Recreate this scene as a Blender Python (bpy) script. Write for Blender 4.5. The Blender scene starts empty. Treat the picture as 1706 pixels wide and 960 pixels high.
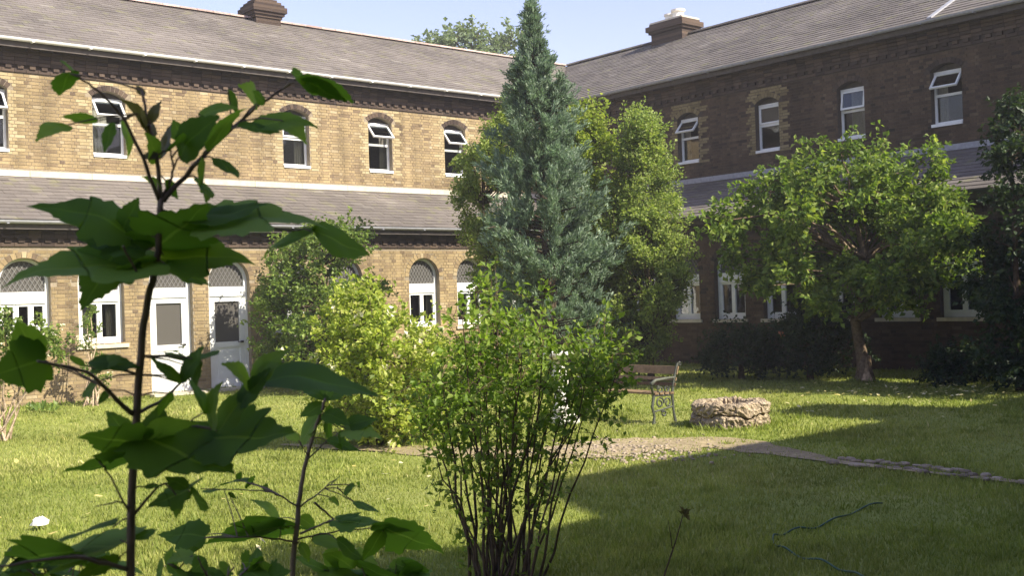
import bpy, math, random
import numpy as np
from mathutils import Vector, Matrix
R_ = math.radians
S = bpy.context.scene
COL = S.collection
random.seed(7)
rng = np.random.default_rng(7)

# ------------------------------------------------------------------ camera
EYE = np.array([-19.2, -20.5, 1.65])
FPX = 1852.0                                   # focal length in photograph pixels (1706 wide)
yaw, pitch, roll = R_(49.62), R_(0.48), R_(1.9)
cf = np.array([math.cos(yaw) * math.cos(pitch), math.sin(yaw) * math.cos(pitch), math.sin(pitch)])
_r = np.array([math.sin(yaw), -math.cos(yaw), 0.0]); _u = np.cross(_r, cf)
cr = math.cos(roll) * _r - math.sin(roll) * _u
cu = math.sin(roll) * _r + math.cos(roll) * _u
cam_d = bpy.data.cameras.new('camera'); cam = bpy.data.objects.new('camera', cam_d); COL.objects.link(cam)
cam.matrix_world = Matrix(((cr[0], cu[0], -cf[0], EYE[0]), (cr[1], cu[1], -cf[1], EYE[1]),
                           (cr[2], cu[2], -cf[2], EYE[2]), (0, 0, 0, 1)))
cam_d.sensor_width = 36; cam_d.lens = 36 * FPX / 1706
cam_d.clip_start = 0.05; cam_d.clip_end = 2000
cam_d.dof.use_dof = True; cam_d.dof.focus_distance = 15; cam_d.dof.aperture_fstop = 11
S.camera = cam

# ------------------------------------------------------------------ light
SUN = np.array([0.35, -1.12, 1.0]); SUN /= np.linalg.norm(SUN)
sun_el = math.asin(SUN[2]); sun_az = math.atan2(SUN[0], SUN[1])
world = bpy.data.worlds.new('World'); S.world = world; world.use_nodes = True
wn = world.node_tree.nodes; wl = world.node_tree.links
bg = wn['Background']; bg.inputs['Strength'].default_value = 0.116
sky = wn.new('ShaderNodeTexSky'); sky.sky_type = 'NISHITA'; sky.sun_disc = False
sky.sun_elevation = sun_el; sky.sun_rotation = sun_az
sky.altitude = 0; sky.air_density = 1.3; sky.dust_density = 0.8; sky.ozone_density = 0.5
hz = wn.new('ShaderNodeMix'); hz.data_type = 'RGBA'; hz.blend_type = 'MULTIPLY'; hz.inputs[0].default_value = 1.0
hz.inputs[7].default_value = (1.12, 0.94, 1.10, 1)      # lavender tint multiplied over the whole sky
wl.new(sky.outputs[0], hz.inputs[6]); wl.new(hz.outputs[2], bg.inputs[0])
sl = bpy.data.lights.new('sun', 'SUN'); sl.energy = 5.0; sl.angle = R_(0.53); sl.color = (1.0, 0.94, 0.79)
so = bpy.data.objects.new('sun', sl); COL.objects.link(so)
so.rotation_euler = Vector(SUN.tolist()).to_track_quat('Z', 'Y').to_euler(); so.location = (0, -40, 40)
S.view_settings.view_transform = 'Standard'; S.view_settings.look = 'None'
S.view_settings.exposure = 0.92; S.view_settings.gamma = 1.0; S.view_settings.use_curve_mapping = False
S.render.engine = 'CYCLES'
S.cycles.max_bounces = 8; S.cycles.transparent_max_bounces = 8

# ------------------------------------------------------------------ helpers
def ray(x, y): return cf * FPX + cr * (x - 853) + cu * (480 - y)
def gnd(x, y, z=0.0):
    d = ray(x, y); return EYE + d * ((z - EYE[2]) / d[2])
def at(x, y, dep):
    return EYE + ray(x, y) * (dep / FPX)
def proj(P):
    d = np.asarray(P) - EYE; z = d @ cf
    return 853 + FPX * (d @ cr) / z, 480 - FPX * (d @ cu) / z, z
def nrm(a):
    a = np.asarray(a, float); return a / np.maximum(np.linalg.norm(a, axis=-1, keepdims=True), 1e-9)

ORG = {}
def link(name, data, parent, org):
    o = bpy.data.objects.new(name, data); COL.objects.link(o)
    org = np.asarray(org, float); ORG[o] = org
    if parent is not None:
        o.parent = parent; o.location = (org - ORG[parent]).tolist()
    else:
        o.location = org.tolist()
    return o
def tag(o, label=None, cat=None, group=None, kind=None):
    if label: o['label'] = label
    if cat: o['category'] = cat
    if group: o['group'] = group
    if kind: o['kind'] = kind
    return o
def thing(name, org, label, cat, group=None):
    return tag(link(name, None, None, org), label, cat, group)

def raw_mesh(name, V, F, mat, tint=None, smooth=False):
    """V (n,3) array, F (m,k) array of equal-size faces"""
    V = np.asarray(V, np.float32); F = np.asarray(F, np.int32)
    me = bpy.data.meshes.new(name); n, (m, k) = len(V), F.shape
    me.vertices.add(n); me.vertices.foreach_set('co', V.ravel())
    me.loops.add(m * k); me.loops.foreach_set('vertex_index', F.ravel())
    me.polygons.add(m); me.polygons.foreach_set('loop_start', np.arange(0, m * k, k, dtype=np.int32))
    me.polygons.foreach_set('loop_total', np.full(m, k, np.int32))
    me.polygons.foreach_set('use_smooth', np.full(m, bool(smooth)))
    me.update(calc_edges=True)
    if tint is not None:
        a = me.attributes.new('tint', 'FLOAT', 'FACE'); a.data.foreach_set('value', np.asarray(tint, np.float32))
    me.materials.append(mat)
    return me

class MB:
    def __init__(s): s.v = []; s.f = []; s.t = []
    def add(s, vs, fs, t=0.5):
        b = len(s.v); s.v += [tuple(map(float, p)) for p in vs]
        s.f += [tuple(b + i for i in f) for f in fs]; s.t += [t] * len(fs)
    def hexa(s, c, t=0.5):      # 8 corners: bottom 4 (ccw), top 4
        s.add(c, [(3, 2, 1, 0), (4, 5, 6, 7), (0, 1, 5, 4), (1, 2, 6, 5), (2, 3, 7, 6), (3, 0, 4, 7)], t)
    def box(s, x0, x1, y0, y1, z0, z1, T=None, t=0.5):
        c = [(x0, y0, z0), (x1, y0, z0), (x1, y1, z0), (x0, y1, z0), (x0, y0, z1), (x1, y0, z1), (x1, y1, z1), (x0, y1, z1)]
        if T: c = [T(*p) for p in c]
        s.hexa(c, t)
    def tube(s, pts, rad, n=8, t=0.5, cap=True):
        pts = np.asarray(pts, float); m = len(pts)
        rad = np.full(m, rad) if np.isscalar(rad) else np.asarray(rad, float)
        tg = nrm(np.gradient(pts, axis=0)) if m > 2 else nrm(np.repeat((pts[1] - pts[0])[None], 2, 0))
        ref = np.array([0, 0, 1.0]) if abs(tg[0][2]) < .9 else np.array([1.0, 0, 0])
        vs = []
        for i in range(m):
            a = nrm(np.cross(tg[i], ref)); b = np.cross(tg[i], a)
            for j in range(n):
                q = 2 * math.pi * j / n
                vs.append(pts[i] + rad[i] * (math.cos(q) * a + math.sin(q) * b))
        fs = [(i * n + j, i * n + (j + 1) % n, (i + 1) * n + (j + 1) % n, (i + 1) * n + j) for i in range(m - 1) for j in range(n)]
        if cap: fs += [tuple(range(n))[::-1], tuple((m - 1) * n + j for j in range(n))]
        s.add(vs, fs, t)
    def lathe(s, prof, c, n=20, t=0.5, wob=0.0):
        vs = []; m = len(prof)
        for (r, z) in prof:
            for j in range(n):
                q = 2 * math.pi * j / n; rr = r * (1 + random.uniform(-wob, wob))
                vs.append((c[0] + rr * math.cos(q), c[1] + rr * math.sin(q), c[2] + z))
        s.add(vs, [(i * n + j, i * n + (j + 1) % n, (i + 1) * n + (j + 1) % n, (i + 1) * n + j) for i in range(m - 1) for j in range(n)]
              + [tuple(range(n))[::-1], tuple((m - 1) * n + j for j in range(n))], t)
    def build(s, name, mat, parent=None, org=None, smooth=False, kind=None):
        V = np.array(s.v, float)
        if org is None: org = ORG[parent] if parent is not None else V.mean(0) * [1, 1, 0] + [0, 0, V[:, 2].min()]
        V = V - np.asarray(org, float)
        me = bpy.data.meshes.new(name); me.from_pydata(V.tolist(), [], s.f)
        a = me.attributes.new('tint', 'FLOAT', 'FACE'); a.data.foreach_set('value', np.array(s.t, np.float32))
        if smooth: me.polygons.foreach_set('use_smooth', np.ones(len(me.polygons), bool))
        me.materials.append(mat)
        o = link(name, me, parent, org)
        if kind: o['kind'] = kind
        return o

# ------------------------------------------------------------------ materials
def mat_base(name):
    m = bpy.data.materials.new(name); m.use_nodes = True
    nt = m.node_tree; return m, nt, nt.nodes, nt.links, nt.nodes['Principled BSDF']
def ramp(N, stops):
    r = N.new('ShaderNodeValToRGB'); e = r.color_ramp.elements
    while len(e) < len(stops): e.new(0.5)
    for el, (p, c) in zip(e, stops): el.position = p; el.color = (*c, 1)
    return r
def tinted(name, stops, rough=.85, spec=.25, noise=(30, .25), big=None, bump=None, trans=0.0, tcol=None, streak=0, moss=None):
    """colour picked per piece by the tint attribute, with object-space grain and wear"""
    m, nt, N, L, P = mat_base(name)
    at_ = N.new('ShaderNodeAttribute'); at_.attribute_name = 'tint'
    rp = ramp(N, stops); L.new(at_.outputs['Fac'], rp.inputs['Fac'])
    geo = N.new('ShaderNodeNewGeometry')
    col = rp.outputs['Color']
    def mul(col, scale, amt, det=4):
        nz = N.new('ShaderNodeTexNoise'); nz.inputs['Scale'].default_value = scale; nz.inputs['Detail'].default_value = det
        L.new(geo.outputs['Position'], nz.inputs['Vector'])
        mr = N.new('ShaderNodeMapRange'); mr.inputs[1].default_value = .3; mr.inputs[2].default_value = .7
        mr.inputs[3].default_value = 1 - amt; mr.inputs[4].default_value = 1 + amt
        L.new(nz.outputs['Fac'], mr.inputs[0])
        mx = N.new('ShaderNodeMix'); mx.data_type = 'RGBA'; mx.blend_type = 'MULTIPLY'; mx.inputs[0].default_value = 1
        L.new(col, mx.inputs[6]); L.new(mr.outputs[0], mx.inputs[7])
        return mx.outputs[2], nz
    col, nz = mul(col, *noise)
    if big: col, _ = mul(col, *big)
    if streak:
        mp = N.new('ShaderNodeMapping'); mp.inputs['Scale'].default_value = (2.6, 2.6, .22); L.new(geo.outputs['Position'], mp.inputs[0])
        n2 = N.new('ShaderNodeTexNoise'); n2.inputs['Scale'].default_value = 1; n2.inputs['Detail'].default_value = 6; L.new(mp.outputs[0], n2.inputs['Vector'])
        mr = N.new('ShaderNodeMapRange'); mr.inputs[1].default_value = .32; mr.inputs[2].default_value = .6; mr.inputs[3].default_value = 1 - streak; mr.inputs[4].default_value = 1.04
        L.new(n2.outputs['Fac'], mr.inputs[0]); mx = N.new('ShaderNodeMix'); mx.data_type = 'RGBA'; mx.blend_type = 'MULTIPLY'; mx.inputs[0].default_value = 1
        L.new(col, mx.inputs[6]); L.new(mr.outputs[0], mx.inputs[7]); col = mx.outputs[2]
    if moss:
        n3 = N.new('ShaderNodeTexNoise'); n3.inputs['Scale'].default_value = 3.5; n3.inputs['Detail'].default_value = 9; L.new(geo.outputs['Position'], n3.inputs['Vector'])
        mr = N.new('ShaderNodeMapRange'); mr.inputs[1].default_value = .56; mr.inputs[2].default_value = .70; mr.inputs[4].default_value = .65
        L.new(n3.outputs['Fac'], mr.inputs[0]); mx = N.new('ShaderNodeMix'); mx.data_type = 'RGBA'
        L.new(mr.outputs[0], mx.inputs[0]); L.new(col, mx.inputs[6]); mx.inputs[7].default_value = (*moss, 1); col = mx.outputs[2]
    L.new(col, P.inputs['Base Color'])
    P.inputs['Roughness'].default_value = rough; P.inputs['Specular IOR Level'].default_value = spec
    if bump:
        b = N.new('ShaderNodeBump'); b.inputs['Strength'].default_value = bump[0]; b.inputs['Distance'].default_value = bump[1]
        L.new(nz.outputs['Fac'], b.inputs['Height']); L.new(b.outputs[0], P.inputs['Normal'])
    if trans:
        tr = N.new('ShaderNodeBsdfTranslucent'); ms = N.new('ShaderNodeMixShader'); ms.inputs[0].default_value = trans
        mx = N.new('ShaderNodeMix'); mx.data_type = 'RGBA'; mx.blend_type = 'MULTIPLY'; mx.inputs[0].default_value = 1
        L.new(col, mx.inputs[6]); mx.inputs[7].default_value = (*(tcol or (1.5, 1.6, .7)), 1)
        L.new(mx.outputs[2], tr.inputs['Color'])
        L.new(P.outputs[0], ms.inputs[1]); L.new(tr.outputs[0], ms.inputs[2])
        L.new(ms.outputs[0], N['Material Output'].inputs[0])
    return m
def plain(name, c, rough=.6, spec=.4, noise=(12, .12), big=None, bump=None, metal=0):
    m = tinted(name, [(0, c), (1, c)], rough, spec, noise, big, bump)
    m.node_tree.nodes['Principled BSDF'].inputs['Metallic'].default_value = metal
    return m

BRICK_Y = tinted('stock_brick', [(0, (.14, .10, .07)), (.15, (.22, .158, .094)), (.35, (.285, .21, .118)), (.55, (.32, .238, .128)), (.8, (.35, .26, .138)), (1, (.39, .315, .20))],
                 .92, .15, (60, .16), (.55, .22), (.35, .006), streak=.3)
BRICK_R = tinted('shaded_brown_brick', [(0, (.035, .027, .022)), (.2, (.068, .045, .032)), (.5, (.095, .064, .042)), (.8, (.118, .08, .05)), (1, (.15, .11, .07))],
                 .92, .15, (60, .18), (.5, .3), (.35, .006), streak=.3)  # brown brick darkened further, the wing's shade put into its colour
BRICK_DK = tinted('dark_brick', [(0, (.05, .036, .03)), (.5, (.08, .058, .045)), (1, (.12, .085, .062))], .92, .15, (60, .2), (.6, .2), (.3, .006))  # cornice colour darkened to deepen eave shade; chimneys and arches share it
BRICK_PALE = tinted('shaded_pale_brick', [(0, (.17, .13, .065)), (.5, (.23, .18, .09)), (1, (.28, .225, .12))], .92, .15, (60, .14), (.6, .1), (.3, .006))  # darker copy of the cream surround brick, for the shaded wing
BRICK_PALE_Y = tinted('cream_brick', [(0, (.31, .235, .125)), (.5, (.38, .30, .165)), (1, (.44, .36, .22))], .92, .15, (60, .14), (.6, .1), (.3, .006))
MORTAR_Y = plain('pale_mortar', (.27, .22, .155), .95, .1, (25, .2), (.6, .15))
MORTAR_R = plain('shaded_mortar', (.085, .066, .05), .95, .1, (25, .2), (.6, .15))  # darker copy of the mortar, for the shaded wing
STONE = tinted('painted_stone', [(0, (.50, .45, .35)), (1, (.62, .56, .45))], .8, .2, (9, .12), (.8, .12))
SLATE = tinted('slate', [(0, (.12, .104, .092)), (.35, (.15, .13, .114)), (.7, (.168, .146, .128)), (1, (.21, .188, .16))], .8, .2, (40, .14), (.5, .2), (.2, .004), moss=(.20, .19, .10))
RIDGE = tinted('terracotta', [(0, (.34, .24, .20)), (1, (.46, .35, .30))], .85, .2, (20, .2), (1, .2))
LEAD = plain('lead', (.34, .34, .36), .6, .4, (14, .15))
LEAD_DK = plain('dull_lead', (.17, .165, .155), .7, .3, (14, .15))
WHITE = plain('white_paint', (.80, .80, .77), .45, .4, (6, .05), (1.2, .05))
GUTTER_DK = plain('dark_iron', (.05, .047, .045), .5, .4, (20, .2))
SOFFIT = plain('dark_board', (.10, .085, .075), .8, .2, (12, .2))
POTCREAM = plain('cream_clay', (.66, .58, .42), .8, .2, (14, .12))
POTWHITE = plain('white_clay', (.80, .77, .70), .8, .2, (14, .08))
IRON = tinted('weathered_iron', [(0, (.035, .04, .03)), (1, (.11, .115, .085))], .65, .4, (60, .35))
WOOD = tinted('weathered_wood', [(0, (.11, .07, .038)), (.5, (.18, .115, .06)), (1, (.27, .185, .105))], .8, .25, (25, .25), (3, .15))
OLDSTONE = tinted('rough_limestone', [(0, (.20, .15, .10)), (.5, (.36, .28, .19)), (1, (.50, .41, .29))], .95, .1, (34, .5), (7, .35), (1.0, .05))
WHITESTONE = plain('white_stone', (.72, .69, .62), .8, .2, (20, .15), (3, .12), (.3, .01))
SOIL = plain('soil', (.17, .115, .07), .95, .05, (20, .3), (2, .2), (.6, .02))
FLAG = tinted('path_stone', [(0, (.20, .155, .11)), (1, (.42, .34, .25))], .9, .15, (18, .25), (2, .15), (.5, .01))
HOSE = plain('hose_rubber', (.03, .085, .045), .4, .4, (10, .1))
PAPER = plain('paper', (.82, .78, .74), .7, .2, (30, .08))
BARK = tinted('bark', [(0, (.06, .043, .03)), (1, (.12, .088, .06))], .95, .1, (22, .4), (3, .25), (.8, .02))
BAREWOOD = tinted('bare_wood', [(0, (.30, .21, .14)), (1, (.42, .31, .21))], .95, .1, (26, .45), (6, .35), (.8, .02))
BARKPALE = tinted('pale_bark', [(0, (.34, .25, .17)), (1, (.54, .42, .30))], .95, .1, (22, .35), (3, .2), (.8, .02))
STEM_G = tinted('young_stem', [(0, (.15, .105, .075)), (1, (.24, .18, .13))], .7, .3, (30, .25))
STEM_D = tinted('dark_stem', [(0, (.07, .05, .03)), (1, (.17, .12, .075))], .85, .2, (30, .3))

def glass(name, c, rough=.06):
    m, nt, N, L, P = mat_base(name)
    P.inputs['Base Color'].default_value = (*c, 1); P.inputs['Roughness'].default_value = rough
    P.inputs['Specular IOR Level'].default_value = .4
    nz = N.new('ShaderNodeTexNoise'); nz.inputs['Scale'].default_value = 1.6
    g = N.new('ShaderNodeNewGeometry'); L.new(g.outputs['Position'], nz.inputs['Vector'])
    b = N.new('ShaderNodeBump'); b.inputs['Strength'].default_value = .06; b.inputs['Distance'].default_value = .05
    L.new(nz.outputs['Fac'], b.inputs['Height']); L.new(b.outputs[0], P.inputs['Normal'])
    return m
def clear_glass(name):
    m, nt, N, L, P = mat_base(name); N.remove(P)
    t = N.new('ShaderNodeBsdfTransparent'); t.inputs[0].default_value = (.72, .74, .72, 1)
    g = N.new('ShaderNodeBsdfGlossy'); g.inputs['Roughness'].default_value = .03; g.inputs[0].default_value = (.75, .77, .8, 1)
    nz = N.new('ShaderNodeTexNoise'); nz.inputs['Scale'].default_value = 2.2; geo = N.new('ShaderNodeNewGeometry'); L.new(geo.outputs['Position'], nz.inputs['Vector'])
    b = N.new('ShaderNodeBump'); b.inputs['Strength'].default_value = .08; b.inputs['Distance'].default_value = .05
    L.new(nz.outputs['Fac'], b.inputs['Height']); L.new(b.outputs[0], g.inputs['Normal'])
    fr = N.new('ShaderNodeFresnel'); fr.inputs['IOR'].default_value = 1.45
    ms = N.new('ShaderNodeMixShader'); L.new(fr.outputs[0], ms.inputs[0]); L.new(t.outputs[0], ms.inputs[1]); L.new(g.outputs[0], ms.inputs[2])
    L.new(ms.outputs[0], N['Material Output'].inputs[0]); return m
GLASS = clear_glass('window_glass')
DARKGLASS = glass('dark_glass', (.03, .03, .03))
CURTAIN = tinted('curtain_cloth', [(0, (.42, .36, .28)), (1, (.66, .62, .54))], .9, .1, (30, .1), None, None, .3, (1, 1, 1))
GLASS_GREY = glass('glare_grey_glass', (.10, .092, .082), .15)  # opaque grey stands in for reflections and glare on the panes

def foliage(name, stops, trans=.4, rough=.5, spec=.3, tcol=None, big=(1.2, .18)):
    return tinted(name, stops, rough, spec, (9, .12), big, None, trans, tcol)
LF_SYC = foliage('sapling_leaf', [(0, (.085, .165, .025)), (.6, (.145, .255, .04)), (1, (.27, .39, .085))], .5, .65, .15, (1.35, 1.5, .45))
LF_RED = foliage('young_leaf', [(0, (.10, .08, .03)), (1, (.15, .13, .04))], .4, .45, .3)
LF_APPLE = foliage('apple_leaf', [(0, (.06, .105, .018)), (.5, (.14, .21, .035)), (1, (.33, .38, .085))], .42, .55, .25)
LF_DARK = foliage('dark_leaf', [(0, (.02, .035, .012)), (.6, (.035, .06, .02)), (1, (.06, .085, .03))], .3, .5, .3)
LF_SHRUB = foliage('shrub_leaf', [(0, (.075, .13, .022)), (.5, (.15, .22, .04)), (1, (.27, .33, .075))], .35, .5, .3)
LF_YEL = foliage('golden_leaf', [(0, (.14, .20, .03)), (.45, (.33, .40, .065)), (.8, (.52, .54, .14)), (1, (.66, .62, .30))], .45, .5, .3)
LF_TALL = foliage('evergreen_leaf', [(0, (.13, .19, .045)), (.5, (.25, .315, .085)), (1, (.42, .45, .15))], .42, .55, .25)
LF_TALLY = foliage('yellowgreen_leaf', [(0, (.15, .22, .035)), (.5, (.28, .345, .06)), (1, (.44, .46, .11))], .45, .55, .25)
LF_CON = foliage('blue_conifer', [(0, (.10, .155, .095)), (.5, (.20, .27, .18)), (1, (.39, .46, .34))], .35, .6, .25, (1.1, 1.3, .9))
LF_CENT = foliage('small_leaf', [(0, (.10, .16, .025)), (.5, (.19, .28, .045)), (1, (.36, .43, .09))], .5, .5, .3)
LF_FAR = foliage('far_leaf', [(0, (.12, .17, .09)), (1, (.24, .29, .17))], .35, .5, .3)
PETAL = tinted('cream_petal', [(0, (.72, .66, .40)), (1, (.82, .78, .62))], .6, .2, (10, .1), None, None, .3, (1, 1, .9))
PETALRED = tinted('coral_petal', [(0, (.62, .20, .10)), (1, (.70, .34, .2))], .6, .2, (10, .1), None, None, .3, (1, 1, .9))
FALLEN = tinted('fallen_leaf', [(0, (.45, .36, .10)), (.6, (.60, .52, .20)), (1, (.72, .66, .40))], .7, .2, (20, .1))

def lawn_mat():
    m, nt, N, L, P = mat_base('lawn')
    g = N.new('ShaderNodeNewGeometry')
    def nz(scale, det=5):
        n = N.new('ShaderNodeTexNoise'); n.inputs['Scale'].default_value = scale; n.inputs['Detail'].default_value = det
        L.new(g.outputs['Position'], n.inputs['Vector']); return n
    a = nz(.6); b = nz(9, 8); c = nz(90, 3)
    rp = ramp(N, [(.25, (.19, .235, .05)), (.5, (.27, .30, .075)), (.75, (.36, .35, .13))])
    mx = N.new('ShaderNodeMath'); mx.operation = 'MULTIPLY_ADD'; mx.inputs[1].default_value = .55
    ad = N.new('ShaderNodeMath'); ad.operation = 'MULTIPLY'; ad.inputs[1].default_value = .45
    L.new(b.outputs['Fac'], ad.inputs[0]); L.new(a.outputs['Fac'], mx.inputs[0]); L.new(ad.outputs[0], mx.inputs[2])
    L.new(mx.outputs[0], rp.inputs['Fac'])
    mm = N.new('ShaderNodeMix'); mm.data_type = 'RGBA'; mm.blend_type = 'MULTIPLY'; mm.inputs[0].default_value = 1
    mr = N.new('ShaderNodeMapRange'); mr.inputs[3].default_value = .55; mr.inputs[4].default_value = 1.35
    L.new(c.outputs['Fac'], mr.inputs[0]); L.new(rp.outputs[0], mm.inputs[6]); L.new(mr.outputs[0], mm.inputs[7])
    L.new(mm.outputs[2], P.inputs['Base Color']); P.inputs['Roughness'].default_value = .95
    P.inputs['Specular IOR Level'].default_value = .1
    bp = N.new('ShaderNodeBump'); bp.inputs['Strength'].default_value = .7; bp.inputs['Distance'].default_value = .02
    L.new(c.outputs['Fac'], bp.inputs['Height']); L.new(bp.outputs[0], P.inputs['Normal'])
    return m
LAWN = lawn_mat()
GRASS = tinted('grass_blade', [(0, (.18, .23, .04)), (.45, (.29, .315, .08)), (.8, (.40, .40, .13)), (1, (.52, .47, .23))],
               .6, .2, (.7, .22), (3.5, .14), None, .35, (1.3, 1.4, .7))
EARTH = tinted('trodden_earth', [(0, (.275, .215, .125)), (1, (.35, .28, .17))], .95, .08, (14, .28), (1.3, .2), (.6, .015))

# ------------------------------------------------------------------ buildings
W = 2.0             # depth of the lean-to corridor in front of the upper walls
EAVE, RIDGE_Z, RIDGE_V = 6.90, 9.17, -W - 4.0
def TL(u, v, z): return (u, -v, z)       # v points out of the wall into the courtyard
def TR(u, v, z): return (-v, u, z)

class Opening:
    def __init__(s, c, w, z0, zs, kind='round', rise=None, ring=.115):
        s.c, s.w, s.z0, s.zs, s.ring = c, w, z0, zs, ring
        r = w / 2; rise = r if rise is None else rise
        s.R = (r * r + rise * rise) / (2 * rise); s.zc = zs + rise - s.R; s.crown = zs + rise
        s.u0, s.u1 = c - r, c + r
    def top(s, u): return s.zc + math.sqrt(max(s.R ** 2 - (u - s.c) ** 2, 0))
    def half(s, z):           # half width taken from the brickwork at height z
        if z < s.z0 or z > s.zc + s.R + s.ring: return 0
        h = s.w / 2
        if z > s.zs - .05:
            q = (s.R + s.ring) ** 2 - (z - s.zc) ** 2
            h = min(math.sqrt(max(q, 0)), h + s.ring)
        return h
    def arc(s, n=14, grow=0.0):
        a0 = math.asin(min(1, (s.w / 2) / s.R)); Rr = s.R + grow
        return [(s.c + Rr * math.sin(a0 * (2 * k / n - 1)), s.zc + Rr * math.cos(a0 * (2 * k / n - 1))) for k in range(n + 1)]

def wall_mesh(T, ops, ua, ub, za, zb, v, depth=.24):
    m = MB(); q = lambda a, b, c, d: m.add([T(*p) for p in (a, b, c, d)], [(0, 1, 2, 3)])
    ops = sorted(ops, key=lambda o: o.u0); edge = ua
    for o in ops + [None]:
        e = o.u0 if o else ub
        q((edge, v, za), (e, v, za), (e, v, zb), (edge, v, zb))
        if not o: break
        if o.z0 > za: q((o.u0, v, za), (o.u1, v, za), (o.u1, v, o.z0), (o.u0, v, o.z0))
        ar = [(o.u0, o.zs)] + o.arc()[1:-1] + [(o.u1, o.zs)]
        for (a, z), (b, y) in zip(ar, ar[1:]):
            q((a, v, z), (b, v, y), (b, v, zb), (a, v, zb))
            q((a, v, z), (b, v, y), (b, v - depth, y), (a, v - depth, z))
        for u in (o.u0, o.u1): q((u, v, o.z0), (u, v - depth, o.z0), (u, v - depth, o.zs), (u, v, o.zs))
        q((o.u0, v, o.z0), (o.u1, v, o.z0), (o.u1, v - depth, o.z0), (o.u0, v - depth, o.z0))
        edge = o.u1
    return m

def brick_list(ops, ua, ub, za, zb, pale=()):
    """Flemish bond: (u0, u1, z0, z1, pale) pieces"""
    out = []; ch = .066; k = 0; z = za
    while z + ch <= zb + .01:
        zc = z + ch / 2
        cuts = sorted((o.c - o.half(zc), o.c + o.half(zc)) for o in ops if o.half(zc) > 0)
        runs = []; e = ua
        for a, b in cuts:
            if a > e: runs.append((e, a))
            e = max(e, b)
        runs.append((e, ub))
        u = ua - (.15 if k % 2 else 0) - .05; h = k % 2
        while u < ub:
            ln = .098 if h else .196; h = 1 - h
            for a, b in runs:
                x0, x1 = max(u, a), min(u + ln, b)
                if x1 - x0 > .035:
                    p = any(o.z0 - .05 < zc < o.crown + .28 and (abs((x0 + x1) / 2 - o.c) < o.w / 2 + (.26 if k % 4 < 2 else .15)) for o in pale)
                    out.append((x0 + .005, x1 - .005, z + .005, z + ch - .005, p))
            u += ln
        z += ch; k += 1
    return out

def brick_mesh(T, lst, v, mat, name):
    A = np.array([b[:4] for b in lst]); n = len(A)
    pr = v + rng.uniform(.005, .010, n); bk = np.full(n, v - .004)
    j = rng.uniform(-.002, .002, (n, 4)); u0, u1, z0, z1 = (A + j).T
    C = np.stack([np.stack(x, -1) for x in ((u0, pr, z0), (u1, pr, z0), (u1, pr, z1), (u0, pr, z1),
                                            (u0, bk, z0), (u1, bk, z0), (u1, bk, z1), (u0, bk, z1))], 1)
    X = np.stack(T(C[..., 0], C[..., 1], C[..., 2]), -1).reshape(-1, 3)
    f = np.array([(0, 1, 2, 3), (4, 5, 1, 0), (3, 2, 6, 7), (4, 0, 3, 7), (1, 5, 6, 2)])
    F = (f[None] + (np.arange(n) * 8)[:, None, None]).reshape(-1, 4)
    return X, F

def tints(n): return np.clip(rng.beta(2.4, 2.0, n), 0, 1)

def lay_bricks(T, lst, v, mats, parent, count):
    """the largest-showing bricks are objects of their own, the rest one joined part"""
    cen = [T((b[0] + b[1]) / 2, v, (b[2] + b[3]) / 2) for b in lst]
    sc = []
    for i, (b, p) in enumerate(zip(lst, cen)):
        x, y, z = proj(p)
        ok = 0 < x < 1706 and 0 < y < 960 and b[1] - b[0] > .17
        sc.append((z if ok else 1e6, i))
    sc.sort(); single = {i for z, i in sc[:count] if z < 1e5}
    for pal in (False, True):
        rest = [b for i, b in enumerate(lst) if i not in single and b[4] == pal]
        if rest:
            X, F = brick_mesh(T, rest, v, None, 'bricks')
            me = raw_mesh('brickwork', X - ORG[parent], F, mats[pal], np.repeat(tints(len(rest)), 5))
            tag(link('brickwork', me, parent, ORG[parent]), kind='stuff')
        var = []
        for k in range(8):
            X, F = brick_mesh(T, [(-.093, .093, -.028, .028, 0)], 0, None, 'b')
            var.append(raw_mesh('brick', X, F, mats[pal], np.full(5, (k + .5) / 8)))
        for i in single:
            b = lst[i]
            if b[4] != pal: continue
            o = link('brick', var[min(7, int(tints(1)[0] * 8))], parent, cen[i])
            s = (b[1] - b[0]) / .186
            o.scale = (s, 1, 1) if T is TL else (1, s, 1)

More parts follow.
